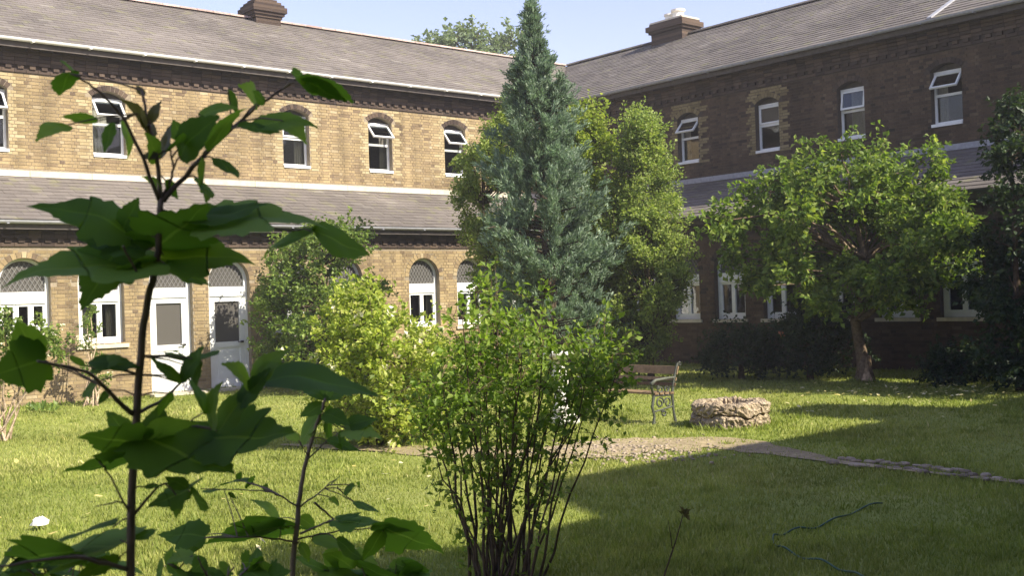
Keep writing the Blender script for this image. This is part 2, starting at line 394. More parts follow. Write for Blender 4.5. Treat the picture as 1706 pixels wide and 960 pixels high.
def slate_roof(T, ua, ub, v0, z0, v1, z1, parent, count, name='slate', wid=.3, gauge=.2, ucut=None):
    """courses of slates from the eave line (v0,z0) up to (v1,z1); ucut(t) clips u at a valley or hip"""
    d = np.array([v1 - v0, z1 - z0]); Ls = np.linalg.norm(d); d /= Ls; nv = np.array([-d[1], d[0]])
    if nv[1] < 0: nv = -nv
    rows = int(Ls / gauge) + 1; items = []
    for r in range(rows):
        s0 = r * gauge; s1 = min(s0 + gauge * 1.12, Ls); u = ua - (wid / 2 if r % 2 else 0)
        lim = ucut((s0 + gauge * .5) / Ls) if ucut else ub
        while u < lim:
            a, b = max(u, ua) + .002, min(u + wid, lim) - .002
            if b - a > .03: items.append((a, b, s0, s1))
            u += wid
    A = np.array(items); n = len(A)
    lo = rng.uniform(.012, .020, n); hi = np.full(n, .004)
    def P(u, s, h): return (u, v0 + s * d[0] + h * nv[0], z0 + s * d[1] + h * nv[1])
    a, b, s0, s1 = A.T; s0 = s0 + rng.uniform(-.006, .006, n)
    pts = [P(a, s0, lo), P(b, s0, lo), P(b, s1, hi), P(a, s1, hi), P(a, s0, lo - .011), P(b, s0, lo - .011), P(b, s1, hi - .011), P(a, s1, hi - .011)]
    X = np.stack([np.stack(T(*p), -1) for p in pts], 1)
    f = np.array([(0, 1, 2, 3), (4, 5, 1, 0), (4, 0, 3, 7), (1, 5, 6, 2)])
    cen = X.mean(1); sc = []
    for i in range(n):
        x, y, z = proj(cen[i]); ok = 0 < x < 1706 and 0 < y < 960 and A[i, 1] - A[i, 0] > wid * .8
        sc.append((z if ok else 1e6, i))
    sc.sort(); single = [i for z, i in sc[:count] if z < 1e5]
    tt = np.clip(rng.normal(.5, .15, n) + .35 * (rng.random(n) < .02), 0, 1)
    keep = np.ones(n, bool); keep[single] = False
    if keep.any():
        V = X[keep].reshape(-1, 3) - ORG[parent]; k = keep.sum()
        F = (f[None] + (np.arange(k) * 8)[:, None, None]).reshape(-1, 4)
        tag(link('slating', raw_mesh('slating', V, F, SLATE, np.repeat(tt[keep], 4)), parent, ORG[parent]), kind='stuff')
    if single:
        ref = X[single[0]] - cen[single[0]]
        var = [raw_mesh(name, ref, f, SLATE, np.full(4, (k + .5) / 8)) for k in range(8)]
        for i in single: link(name, var[min(7, int(tt[i] * 8))], parent, cen[i])

def arch_ring(T, o, v, mat, parent, t0=.5):
    m = MB(); n = max(7, int(2 * math.asin(min(1, o.w / 2 / o.R)) * o.R / .078))
    a0 = math.asin(min(1, (o.w / 2) / o.R))
    for k in range(n):
        a, b = a0 * (2 * (k + .06) / n - 1), a0 * (2 * (k + .94) / n - 1)
        p = v + random.uniform(.008, .014); c = []
        for vv in (v - .004, p):
            for (q, r) in ((a, o.R + .002), (b, o.R + .002), (b, o.R + o.ring - .006), (a, o.R + o.ring - .006)):
                c.append(T(o.c + r * math.sin(q), vv, o.zc + r * math.cos(q)))
        m.hexa(c, random.random())
    return m.build('brick_arch', mat, parent, kind='stuff')

def pane_poly(T, parent, pts, v, mat=GLASS, name='pane'):
    m = MB(); n = len(pts)
    m.add([T(u, v, z) for u, z in pts] + [T(u, v - .006, z) for u, z in pts],
          [tuple(range(n)), tuple(range(2 * n - 1, n - 1, -1))] + [(i, (i + 1) % n, n + (i + 1) % n, n + i) for i in range(n)])
    return m.build(name, mat, parent)

def frame_rect(m, T, u0, u1, z0, z1, v0, v1, w, wb=None, wt=None):
    wb = wb or w; wt = wt or w
    m.box(u0, u0 + w, v0, v1, z0, z1, T); m.box(u1 - w, u1, v0, v1, z0, z1, T)
    m.box(u0 + w, u1 - w, v0 + .001, v1 - .001, z0, z0 + wb, T); m.box(u0 + w, u1 - w, v0 + .001, v1 - .001, z1 - wt, z1, T)

def arch_frame(m, T, o, v0, v1, w=.05):
    inner, outer = o.arc(16, -w), o.arc(16, -.001)
    for (a, b, c, d) in zip(inner, inner[1:], outer[1:], outer):
        cs = [T(p[0], v, p[1]) for v in (v0, v1) for p in (a, b, c, d)]
        m.hexa(cs)

def curtain(T, parent, u0, u1, z0, z1, v, t):
    n = 14; m = MB(); vs = []
    for i in range(n + 1):
        u = u0 + (u1 - u0) * i / n; vs += [T(u, v + .018 * math.sin(i * 1.9), z0), T(u, v + .014 * math.sin(i * 1.9 + .4), z1)]
    m.add(vs, [(2 * i, 2 * i + 2, 2 * i + 3, 2 * i + 1) for i in range(n)], t); return m.build('curtain', CURTAIN, parent)
def upper_window(T, o, parent, v, open_deg, glass_top=GLASS, low=GLASS, cur=0):
    """white casement: fixed lower light, top-hung sash that opens outwards"""
    wd = link('window', None, parent, T(o.c, v, o.z0))
    m = MB(); a, b = v - .20, v - .14; zt = o.z0 + (o.zs + .05 - o.z0) * .53
    top = o.zs - .02
    frame_rect(m, T, o.u0, o.u1, o.z0 + .03, top + .02, a, b, .045, .05)
    m.box(o.u0 + .045, o.u1 - .045, a + .002, b + .004, zt - .027, zt + .027, T)
    m.box(o.u0, o.u1, v - .22, v + .035, o.z0 - .03, o.z0 + .03, T)          # sill
    m.build('frame', WHITE, wd)
    pane_poly(T, wd, [(o.u0, top), (o.u1, top)] + [p for p in reversed(o.arc())], a + .01, SOFFIT, 'head_board')
    pane_poly(T, wd, [(o.u0 + .05, o.z0 + .08), (o.u1 - .05, o.z0 + .08), (o.u1 - .05, zt - .03), (o.u0 + .05, zt - .03)], a + .03, low)
    if cur > 0: curtain(T, wd, o.u0 + .02, o.u0 + .02 + .6 * cur, o.z0 + .02, top, v - .27, .95)
    if cur < 0: curtain(T, wd, o.u1 - .02 + .6 * cur, o.u1 - .02, o.z0 + .02, top, v - .27, .4)
    # sash hinged along its top edge
    h0 = top - .04; hh = h0 - (zt + .03); ang = R_(open_deg); u0, u1 = o.u0 + .04, o.u1 - .04
    def TS(u, t, s):        # s = distance down the sash, t = offset normal to it
        return T(u, b + .012 + s * math.sin(ang) + t * math.cos(ang), h0 - s * math.cos(ang) + t * math.sin(ang))
    ms = MB(); w = .04
    for (p, q, s0, s1) in ((u0, u0 + w, 0, hh), (u1 - w, u1, 0, hh), (u0 + w, u1 - w, 0, w), (u0 + w, u1 - w, hh - w, hh)):
        ms.box(p, q, -.02, .02, s0, s1, TS)
    sh = ms.build('sash', WHITE, wd)
    mp = MB(); mp.box(u0 + w, u1 - w, -.004, .004, w, hh - w, TS); mp.build('pane', glass_top, wd)
    if open_deg > 4:        # the dark opening behind the open sash
        pass

def lattice(T, o, z0, v, parent):
    m = MB(); sp = .085; hw = .006
    def inside(u, z): return abs(u - o.c) < o.w / 2 - .03 and z > z0 and z < (o.top(u) - .03 if z > o.zs - .1 else 9)
    for sgn in (1, -1):
        for k in range(-14, 15):
            pts = []
            for t in np.linspace(-.75, .75, 76):
                u, z = o.c + k * sp + t * .62, o.zs + sgn * t
                if inside(u, z): pts.append((u, z))
            if len(pts) > 2:
                (a, b), (c, d) = pts[0], pts[-1]; L_ = math.hypot(c - a, d - b); nx, nz_ = -(d - b) / L_ * hw, (c - a) / L_ * hw
                off = .004 * sgn
                m.hexa([T(x, vv, z) for vv in (v + off, v + off + .008) for x, z in ((a - nx, b - nz_), (c - nx, d - nz_), (c + nx, d + nz_), (a + nx, b + nz_))])
    return m.build('lattice', LEAD_DK, parent)

def arched_window(T, o, parent, v, lights=2, zt0=1.82, zt1=2.03, lat=True):
    wd = link('window', None, parent, T(o.c, v, o.z0)); a, b = v - .19, v - .12
    m = MB(); zb = o.z0
    m.box(o.u0, o.u0 + .06, a, b, zb, o.zs, T); m.box(o.u1 - .06, o.u1, a, b, zb, o.zs, T)
    arch_frame(m, T, o, a, b)
    m.box(o.u0 + .06, o.u1 - .06, a - .002, b + .02, zt0, zt1, T)
    m.box(o.u0 + .06, o.u1 - .06, a - .002, b + .002, zb, zb + .07, T)
    m.build('frame', WHITE, wd)
    ms = MB(); ms.box(o.u0 - .06, o.u1 + .06, v - .2, v + .05, zb - .07, zb - .001, T); ms.build('sill', STONE, wd)
    iw = (o.u1 - o.u0 - .12) / lights
    for k in range(lights):
        u0 = o.u0 + .06 + k * iw
        f = MB(); frame_rect(f, T, u0 + .002, u0 + iw - .002, zb + .072, zt0 - .002, a + .01, b - .004, .045, .06)
        f.build('casement', WHITE, wd)
        pane_poly(T, wd, [(u0 + .04, zb + .11), (u0 + iw - .04, zb + .11), (u0 + iw - .04, zt0 - .04), (u0 + .04, zt0 - .04)], a + .03, GLASS)
    k = random.random()
    if k < .45: curtain(T, wd, o.u0 + .02, o.u0 + random.uniform(.16, .3), zb + .02, zt1, v - .28, random.random())
    if k > .25: curtain(T, wd, o.u1 - random.uniform(.16, .3), o.u1 - .02, zb + .02, zt1, v - .28, random.random())
    pane_poly(T, wd, [(o.u0 + .02, zt1 - .02), (o.u1 - .02, zt1 - .02)] + [p for p in reversed(o.arc(14, -.02))], a + .025, GLASS_GREY, 'fanlight')
    if lat: lattice(T, o, zt1, a + .035, wd)
    return wd

def arched_door(T, o, parent, v, label):
    d = tag(link('door', None, parent, T(o.c, v, 0)), label); a, b = v - .20, v - .12
    m = MB()
    m.box(o.u0, o.u0 + .07, a, b, 0.02, o.zs, T); m.box(o.u1 - .07, o.u1, a, b, 0.02, o.zs, T)
    arch_frame(m, T, o, a, b, .06); m.box(o.u0 + .07, o.u1 - .07, a - .002, b + .015, 1.86, 2.05, T)
    m.build('frame', WHITE, d)
    l = MB(); u0, u1 = o.u0 + .075, o.u1 - .075
    frame_rect(l, T, u0, u1, .03, 1.855, a + .015, b - .01, .10, .16, .10)
    l.box(u0 + .10, u1 - .10, a + .016, b - .011, .84, .95, T)
    l.box(u0 + .10, u1 - .10, a + .022, b - .03, .19, .84, T)
    l.box(u0 + .16, u1 - .16, a + .022, b - .018, .25, .78, T)
    l.build('door_leaf', WHITE, d)
    pane_poly(T, d, [(u0 + .09, .94), (u1 - .09, .94), (u1 - .09, 1.77), (u0 + .09, 1.77)], a + .03, GLASS_GREY)
    pane_poly(T, d, [(o.u0 + .02, 2.03), (o.u1 - .02, 2.03)] + [p for p in reversed(o.arc(14, -.02))], a + .025, GLASS_GREY, 'fanlight')
    lattice(T, o, 2.05, a + .035, d)
    k = MB(); k.box(u1 - .09, u1 - .05, b - .012, b + .05, .92, .96, T); k.box(u1 - .17, u1 - .05, b + .035, b + .05, .93, .95, T); k.build('handle', GUTTER_DK, d)
    s = MB(); s.box(o.u0 - .1, o.u1 + .1, v - .2, v + .35, 0.0, .05, T, .3); s.build('doorstep', STONE, d)

def dentils(T, ua, ub, z0, v, mat, parent, w=.11, h=.07, p=.055, step=.225):
    m = MB(); m.box(-w / 2, w / 2, -.004, p, -h / 2, h / 2, T); base = None
    me0 = [raw_mesh('dentil', np.array(m.v), np.array(m.f), mat, np.full(6, t)) for t in (.2, .5, .8)]
    k = 0; u = ua + step / 2
    while u < ub:
        link('dentil', me0[k % 3], parent, T(u, v, z0 + h / 2)); u += step; k += 1

def cornice(T, ua, ub, z0, v, mat, parent, zt):
    d = link('cornice', None, parent, T((ua + ub) / 2, v, z0))
    m = MB()
    def course(za, zb, p):
        u = ua
        while u < ub:
            e = min(u + .225, ub); m.box(u + .003, e - .003, v - .003, v + p + random.uniform(0, .004), za + .003, zb - .003, T, random.random()); u += .225
    m.box(ua, ub, v - .01, v + .012, z0, zt, T, .2)
    course(z0, z0 + .07, .03); course(z0 + .145, z0 + .215, .06)
    z = z0 + .215; p = .075
    while z + .07 < zt: course(z, z + .07, p); z += .07; p += .02
    m.build('corbel_course', mat, d, kind='stuff')
    dentils(T, ua, ub, z0 + .073, v + .012, mat, d, p=.05)

def gutter(T, ua, ub, v, z, mat, parent, r=.06):
    m = MB(); n = 8
    for i in range(n):          # half-round trough
        a, b = math.pi + math.pi * i / n, math.pi + math.pi * (i + 1) / n; cs = []
        for u in (ua, ub):
            cs += [T(u, v + r * math.cos(a), z + r * math.sin(a)), T(u, v + r * math.cos(b), z + r * math.sin(b)),
                   T(u, v + (r - .006) * math.cos(b), z + (r - .006) * math.sin(b)), T(u, v + (r - .006) * math.cos(a), z + (r - .006) * math.sin(a))]
        m.hexa(cs)
    u = ua + .6
    while u < ub: m.box(u - .02, u + .02, v - r - .003, v + r + .003, z - r - .004, z - r + .01, T); u += 1.1
    return m.build('gutter', mat, parent)

def chimney(cx, cy, zr, sx, sy, parent, mat, pots, head, potmat):
    c = link('chimney', None, parent, (cx, cy, zr)); m = MB()
    def ring(z0, z1, ex):
        z = z0
        while z < z1 - .02:
            h = min(.075, z1 - z)
            m.box(cx - sx - ex, cx + sx + ex, cy - sy - ex, cy + sy + ex, z + .002, z + h - .002, t=random.random()); z += h
    ring(zr - .9, zr + head[0], 0); z = zr + head[0]
    for k, ex in enumerate(head[2]): ring(z, z + .075, ex); z += .075
    m.build('stack', mat, c)
    m2 = MB(); m2.box(cx - sx - .03, cx + sx + .03, cy - sy - .03, cy + sy + .03, z, z + .05); m2.build('flaunching', STONE, c)
    for (dx, dy, r, h) in pots:
        p = MB(); p.lathe([(r, 0), (r * .88, h * .3), (r * .8, h * .75), (r * 1.05, h * .8), (r * 1.05, h), (r * .75, h), (r * .75, h - .1)], (cx + dx, cy + dy, z + .04), 16)
        p.build('chimney_pot', potmat, c, smooth=False)

def wing(T, name, label, ua, ub, gops, uops, mats, gut_up, doors, ucut_up, ucut_low, valley_u):
    org = T((ua + ub) / 2, 0, 0); b = tag(link(name, None, None, org), label, 'building', 'brick wings round the courtyard')
    bm_, mort, pale = mats
    # ground floor wall in front, upper wall set back
    wl_ = wall_mesh(T, gops, ua, ub, -.3, 3.3, 0).build('wall', mort, b)
    lst = brick_list(gops, ua, ub, 0.0, 2.82)
    lay_bricks(T, lst, 0.0, (bm_, pale), wl_, 170)
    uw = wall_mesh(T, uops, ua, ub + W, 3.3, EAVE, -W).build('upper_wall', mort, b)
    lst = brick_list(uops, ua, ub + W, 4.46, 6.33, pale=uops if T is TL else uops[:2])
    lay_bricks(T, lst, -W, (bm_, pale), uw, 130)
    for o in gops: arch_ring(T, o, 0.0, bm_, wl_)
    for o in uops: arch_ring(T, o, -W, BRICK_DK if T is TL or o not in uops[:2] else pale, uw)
    # solid body behind
    m = MB(); m.box(ua, ub + W + 1.0, -W - 8, -W - 1.6, 0, EAVE - .15, T); m.box(ua, ub + W + 1, -W - 1.6, -W - .25, 3.35, 4.4, T); m.build('rear_body', mort, b)
    m = MB(); m.box(ua, ub + W, -W - 1.6, -.25, -.02, .02, T); m.build('corridor_floor', STONE, b)
    cornice(T, ua, ub, 2.83, 0, BRICK_DK, wl_, 3.2)
    cornice(T, ua, ub + W, 6.33, -W, BRICK_DK, uw, 6.84)
    m = MB(); u = ua
    while u < ub + W - .1:
        e = min(u + 1.2, ub + W - .06); m.box(u + .004, e - .004, -W - .003, -W + .06, 4.30, 4.42, T, random.random()); u += 1.2
    m.build('string_course', STONE if T is TL else LEAD, uw, kind='stuff')
    # roofs
    up = MB(); e0 = -W + .38
    vr = -W - 8.35
    ap = lambda u0, u1, va, za, vb, zb, ua2=None, ub2=None: [T(u0, va, za), T(u1, va, za), T(ub2 if ub2 is not None else u1, vb, zb), T(ua2 if ua2 is not None else u0, vb, zb)]
    uv0, uv1 = valley_u
    up.add(ap(ua, uv0, e0, EAVE, RIDGE_V, RIDGE_Z, ua, uv1), [(0, 1, 2, 3)])
    up.add(ap(ua, uv1 + 4, vr, EAVE, RIDGE_V, RIDGE_Z, ua, uv1), [(0, 1, 2, 3)])
    up.add(ap(ua, uv0, e0, EAVE - .02, -W - .1, EAVE - .02), [(0, 1, 2, 3)])
    rf = up.build('roof', SOFFIT, b)
    slate_roof(T, ua, uv0, e0 + .03, EAVE + .015, RIDGE_V, RIDGE_Z + .02, rf, 190, ucut=ucut_up)
    k = 0; u = ua; vs = []
    while u < uv1 - .1:
        m = MB(); w = .45; cs = []
        for i in range(5):
            a = math.pi * (.08 + .84 * i / 4); cs.append((.13 * math.cos(a), .11 * math.sin(a)))
        vv = [T(uu, RIDGE_V + c[0], RIDGE_Z + c[1] - .01 + random.uniform(-.004, .004)) for uu in (u + .004, min(u + w, uv1) - .004) for c in cs]
        vv += [T(uu, RIDGE_V + c[0] * .85, RIDGE_Z + c[1] * .85 - .01) for uu in (u + .004, min(u + w, uv1) - .004) for c in cs]
        m.add(vv, [(i, i + 1, i + 6, i + 5) for i in range(4)] + [(10 + i, 10 + i + 1, 16 + i, 15 + i) for i in range(4)]
              + [(i, i + 1, 11 + i, 10 + i) for i in range(4)] + [(5 + i, 6 + i, 16 + i, 15 + i) for i in range(4)], random.random())
        m.build('ridge_tile', RIDGE if T is TL else SLATE, rf); u += w
    lo = MB(); l0, l1 = .28, -W
    lo.add(ap(ua, ub - .25 + .0, l0, 3.27, l1, 4.29, ua, ub + W), [(0, 1, 2, 3)])
    lo.add(ap(ua, ub - .2, l0, 3.25, -.02, 3.25), [(0, 1, 2, 3)])
    lr = lo.build('lean_to_roof', SOFFIT, b)
    slate_roof(T, ua, ub - .25, l0 + .02, 3.285, l1 + .0, 4.305, lr, 100, ucut=ucut_low)
    # gutters
    gutter(T, ua, uv0 - .06, e0 + .07, EAVE - .0, gut_up, b, .058)
    fm = MB(); fm.box(ua, uv0 - .1, e0 - .03, e0, EAVE - .16, EAVE - .03, T); fm.build('fascia', SOFFIT, b)
    gutter(T, ua, ub - .36, l0 + .06, 3.27, LEAD if T is TL else GUTTER_DK, b)
    fm = MB(); fm.box(ua, ub - .3, l0 - .03, l0, 3.12, 3.24, T); fm.build('lower_fascia', SOFFIT, b)
    for i, o in enumerate(gops):
        if o.z0 < .5: arched_door(T, o, b, 0.0, doors[o])
        else: arched_window(T, o, b, 0.0, 3 if o.w > .86 else 2)
    return b, rf, uw

# left (sunlit) wing along -X, right (shaded) wing along -Y
gL = [Opening(-13.04, .88, 1.30, 2.19), Opening(-11.70, .84, 1.03, 2.19), Opening(-10.36, .86, 0.0, 2.18), Opening(-9.15, .88, 0.0, 2.17),
      Opening(-7.75, .84, 1.03, 2.19), Opening(-6.45, .84, 1.03, 2.19), Opening(-4.37, .84, 1.03, 2.19), Opening(-3.02, .84, 1.03, 2.19), Opening(-1.6, .84, 1.03, 2.19)]
uL = [Opening(c, .68, 4.80, 6.0, rise=.13) for c in (-13.0, -10.70, -6.40, -4.10, -1.82)]
gR = [Opening(c, .82, 1.02, 2.12) for c in (-2.65, -3.95, -5.2, -6.5, -7.85, -9.18, -10.45, -11.75)]
uR = [Opening(c, .66, 4.84, 5.95, rise=.13) for c in (-2.48, -4.86, -7.06, -9.24, -11.5)]
e0 = -W + .41; fL = (RIDGE_V - e0)
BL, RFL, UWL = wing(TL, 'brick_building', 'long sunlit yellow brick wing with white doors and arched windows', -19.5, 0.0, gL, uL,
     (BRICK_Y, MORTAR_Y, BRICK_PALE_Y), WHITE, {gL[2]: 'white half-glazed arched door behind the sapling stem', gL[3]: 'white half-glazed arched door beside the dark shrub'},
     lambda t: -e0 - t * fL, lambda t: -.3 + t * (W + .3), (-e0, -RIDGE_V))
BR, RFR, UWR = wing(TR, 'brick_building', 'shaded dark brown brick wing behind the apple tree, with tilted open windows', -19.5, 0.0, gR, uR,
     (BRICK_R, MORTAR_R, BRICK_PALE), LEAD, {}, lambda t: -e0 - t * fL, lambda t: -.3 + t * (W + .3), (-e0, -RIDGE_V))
for o, deg, cu_ in zip(uL, (38, 40, 0, 42, 40), (0, .6, -.4, -.3, 0)): upper_window(TL, o, BL, -W, deg, GLASS, GLASS, cu_)
for o, deg, cu_ in zip(uR, (42, 0, 9, 40, 0), (-.3, 0, .75, -.35, .3)): upper_window(TR, o, BR, -W, deg, GLASS, GLASS, cu_)
c0 = at(432, 36, 27.6); t = (-RIDGE_V - EYE[1]) / ray(432, 36)[1]; c0 = EYE + ray(432, 36) * t
chimney(c0[0] + .1, -RIDGE_V, RIDGE_Z, .36, .32, BL, BRICK_DK, [(.12, -.06, .17, .7)], (.03, 0, (.03, .08, .13, .13, .08, .02, -.06, -.16, -.2, -.2)), POTCREAM)
t = (-RIDGE_V - EYE[0]) / ray(1120, 70)[0]; c1 = EYE + ray(1120, 70) * t
chimney(-RIDGE_V, c1[1] - .1, RIDGE_Z, .36, .60, BR, BRICK_DK, [(-.02, -.18, .20, .30), (.05, .22, .16, .26)], (.18, 0, (.06, .12, .12, .04)), POTWHITE)
# lead flashing that climbs the right roof
m = MB(); uf = -9.15
for (a, b) in ((0, .33), (.33, .66), (.66, 1)):
    v0, v1 = e0 + (RIDGE_V - e0) * a, e0 + (RIDGE_V - e0) * b; z0, z1 = EAVE + .03 + (RIDGE_Z - EAVE) * a, EAVE + .03 + (RIDGE_Z - EAVE) * b
    m.hexa([TR(u, v, z + h) for h in (0, .035) for (u, v, z) in ((uf - .05, v0, z0), (uf + .05, v0, z0), (uf + .05, v1, z1), (uf - .05, v1, z1))])
m.build('flashing', LEAD, RFR)

# wing on the south side, behind the camera: it stands there and shades the near lawn
SW = thing('brick_building', (-12, -25, 0), 'brick wing on the near side of the courtyard, casting the lawn shadow', 'building', 'brick wings round the courtyard')
def south_block(x0, x1, ys, k0):
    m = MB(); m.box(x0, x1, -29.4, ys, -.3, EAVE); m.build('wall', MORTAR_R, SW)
    yr = ys - 4.1
    m = MB(); m.add([(x0, ys + .4, EAVE - .02), (x1, ys + .4, EAVE - .02), (x1, yr, RIDGE_Z), (x0, yr, RIDGE_Z), (x0, -29.8, EAVE - .02), (x1, -29.8, EAVE - .02)],
                    [(0, 1, 2, 3), (3, 2, 5, 4), (0, 3, 4), (1, 5, 2), (0, 4, 5, 1)]); m.build('roof', SLATE, SW)
    u = x0 + 1.5
    while u < x1 - 1.5:
        for (a, b, w) in ((1.1, 2.6, .9), (4.8, 6.1, .7)):
            m = MB(); m.box(u, u + w, ys, ys + .02, a, b); m.build('window', DARKGLASS, SW)
        u += 4.4
m = MB(); m.box(-3.9, -2.5, -23.2, -21.45, -.3, 9.1); m.build('shadow_block', MORTAR_R, SW)  # unseen block, sized to cast the narrow dark band on the lawn
south_block(-34, -10.4, -22.7, 0); south_block(-10.39, 9, -21.2, 0)

# ------------------------------------------------------------------ ground
gx, gy = np.meshgrid(np.r_[-130, -60, np.linspace(-24, 2, 40), 60, 130], np.r_[-130, -60, np.linspace(-22, 1, 40), 60, 130], indexing='ij')
gz = .012 * np.sin(gx * 1.7) * np.sin(gy * 1.3) - .012
n0, n1 = gx.shape; idx = np.arange(n0 * n1).reshape(n0, n1)
me = raw_mesh('lawn', np.stack([gx, gy, gz], -1).reshape(-1, 3), np.stack([idx[:-1, :-1], idx[1:, :-1], idx[1:, 1:], idx[:-1, 1:]], -1).reshape(-1, 4), LAWN, None, True)
tag(link('lawn', me, None, (0, 0, 0)), kind='structure')

# trodden path from the left shrub past the well to the right
pc = [gnd(*p)[:2] for p in ((470, 742), (600, 748), (760, 752), (900, 757), (1040, 745), (1180, 738), (1290, 752), (1400, 772), (1520, 785), (1640, 798), (1760, 812), (1900, 828))]
hw_ = [.05, .22, .38, .42, .6, .5, .22, .08, .06, .06, .06, .06]
def smooth_path(pts, n=70):
    pts = np.array(pts); t = np.linspace(0, len(pts) - 1, n); k = np.arange(len(pts))
    return np.stack([np.interp(t, k, pts[:, i]) for i in range(pts.shape[1])], -1)
pa = smooth_path([(*p, h) for p, h in zip(pc, hw_)], 90)
for _ in range(3): pa[1:-1] = (pa[:-2] + 2 * pa[1:-1] + pa[2:]) / 4
pt = nrm(np.gradient(pa[:, :2], axis=0)); pn = np.stack([-pt[:, 1], pt[:, 0]], -1)
def ragged(): return 1 + np.convolve(rng.normal(0, .5, 94), np.ones(5) / 5, 'valid')
eL, eR = pa[:, :2] + pn * (pa[:, 2] * ragged())[:, None], pa[:, :2] - pn * (pa[:, 2] * ragged())[:, None]
V = np.concatenate([np.c_[eL, np.full(90, .006)], np.c_[(eL + eR) / 2, np.full(90, .014)], np.c_[eR, np.full(90, .006)]])
i = np.arange(89); F = np.concatenate([np.stack([i, i + 1, i + 91, i + 90], -1), np.stack([i + 90, i + 91, i + 181, i + 180], -1)])
path = tag(link('path', raw_mesh('path', V, F, EARTH, np.full(len(F), .5), True), None, (0, 0, 0)), kind='structure')
def rough_stone(rx, ry, rz, seed, mat, n=9, tint=.5):
    r = random.Random(seed); vs = []; rad = [r.uniform(.75, 1.15) for _ in range(n)]
    for (f, z) in ((1.0, -.3), (1.02, .45), (.8, 1.0)):
        for j in range(n):
            q = 2 * math.pi * j / n + r.uniform(-.1, .1); vs.append((rx * rad[j] * f * math.cos(q), ry * rad[j] * f * math.sin(q), rz * (z + r.uniform(-.12, .12))))
    fs = [(i * n + j, i * n + (j + 1) % n, (i + 1) * n + (j + 1) % n, (i + 1) * n + j) for i in range(2) for j in range(n)] + [tuple(2 * n + j for j in range(n))]
    m = MB(); m.add(vs, fs, tint); return m
k = 0
for px in np.arange(1385, 1760, 13):
    y = np.interp(px, [1385, 1450, 1570, 1706, 1760], [770, 774, 787, 804, 811])
    for dy in (-3, 3):
        if random.random() < .38: continue
        p = gnd(px + random.uniform(-5, 5), y + dy + random.uniform(-2, 2))
        m = rough_stone(random.uniform(.03, .065), random.uniform(.035, .075), random.uniform(.012, .026), k, FLAG, 8, random.random()); k += 1
        V0 = np.array(m.v); m.v = [tuple(v + np.array([p[0], p[1], .008])) for v in V0]
        m.build('stone', FLAG, path, org=(p[0], p[1], .008))
m = MB()
for k in range(420):            # loose gravel on the bare patch by the well
    p = gnd(random.gauss(1045, 75), random.gauss(752, 11)); s = random.uniform(.008, .028)
    q = rough_stone(s, s * random.uniform(.7, 1.3), s * .6, k, FLAG, 5)
    m.add([np.array(v) + [p[0], p[1], .008] for v in q.v], q.f, random.uniform(.3, 1))
tag(m.build('gravel', FLAG, None, org=(0, 0, 0)), kind='stuff')

# grass blades: denser near the camera, a fan over the whole visible lawn
def path_dist(P):
    d = np.full(len(P), 9.0); s = np.zeros(len(P))
    for c, h in zip(pa[:, :2], pa[:, 2]):
        q = np.linalg.norm(P - c, axis=1) / h
        d = np.minimum(d, q)
    return d
NB = 330000
dep = np.exp(rng.uniform(math.log(5.2), math.log(24), NB)); lat = dep * rng.uniform(-.56, .56, NB)
f2 = np.array([math.cos(yaw), math.sin(yaw)]); r2 = np.array([f2[1], -f2[0]])
P = EYE[:2] + dep[:, None] * f2 + lat[:, None] * r2
ok = (P[:, 1] < -.08) & (P[:, 0] < -.25) & (P[:, 1] > -21)
pd = path_dist(P); ok &= (pd > rng.uniform(-.6, 1.6, NB)) | (rng.random(NB) < .28)
ok &= np.linalg.norm(P - np.array([-8.45, -11.75]), axis=1) > .47
P = P[ok]; dep = dep[ok]; n = len(P)
def edge_pts():
    e = [np.c_[rng.uniform(-15, -1, 5200), -.03 - np.abs(rng.normal(0, .10, 5200))], np.c_[-.03 - np.abs(rng.normal(0, .12, 4200)), rng.uniform(-14, -.5, 4200)]]
    q = rng.uniform(0, 2 * math.pi, 900); rr_ = .49 + np.abs(rng.normal(0, .05, 900)); e.append(np.c_[-8.38 + rr_ * np.cos(q), -11.82 + rr_ * np.sin(q)])
    for c in [gnd(1441, 637), gnd(935, 707), gnd(838, 972)]:
        q = rng.uniform(0, 2 * math.pi, 500); rr_ = .18 + np.abs(rng.normal(0, .08, 500)); e.append(np.c_[c[0] + rr_ * np.cos(q), c[1] + rr_ * np.sin(q)])
    for _ in range(150):
        d_ = math.exp(random.uniform(math.log(6), math.log(20))); c = EYE[:2] + d_ * f2 + d_ * random.uniform(-.5, .5) * r2; k = random.randint(25, 70)
        e.append(c + rng.normal(0, random.uniform(.03, .09), (k, 2)))
    return np.concatenate(e)
XP = edge_pts(); XP = XP[(XP[:, 1] < -.02) & (XP[:, 0] < -.02)]; nx_ = len(XP); P = np.concatenate([P, XP]); dep = np.concatenate([dep, (XP - EYE[:2]) @ f2]); n = len(P)
patch = np.sin(P[:, 0] * 2.1 + 1.3 * np.sin(P[:, 1] * 1.1)) * np.sin(P[:, 1] * 1.7 + np.sin(P[:, 0] * .9))
h = rng.gamma(5, .0044, n) * (1 + .3 * patch) * (.8 + .014 * dep); w = (.0028 + .00062 * dep) * rng.uniform(.7, 1.3, n)
h[-nx_:] *= rng.uniform(1.2, 2.6, nx_); w[-nx_:] *= 1.25
az = rng.uniform(0, 2 * math.pi, n); ln = rng.uniform(.3, 1.4, n) * h; la = rng.uniform(0, 2 * math.pi, n)
ax = np.stack([np.cos(az), np.sin(az)], -1) * w[:, None]
z0 = np.full(n, -.03); B0 = np.c_[P - ax, z0]; B1 = np.c_[P + ax, z0]
TP = np.c_[P + np.stack([np.cos(la), np.sin(la)], -1) * ln[:, None], h]
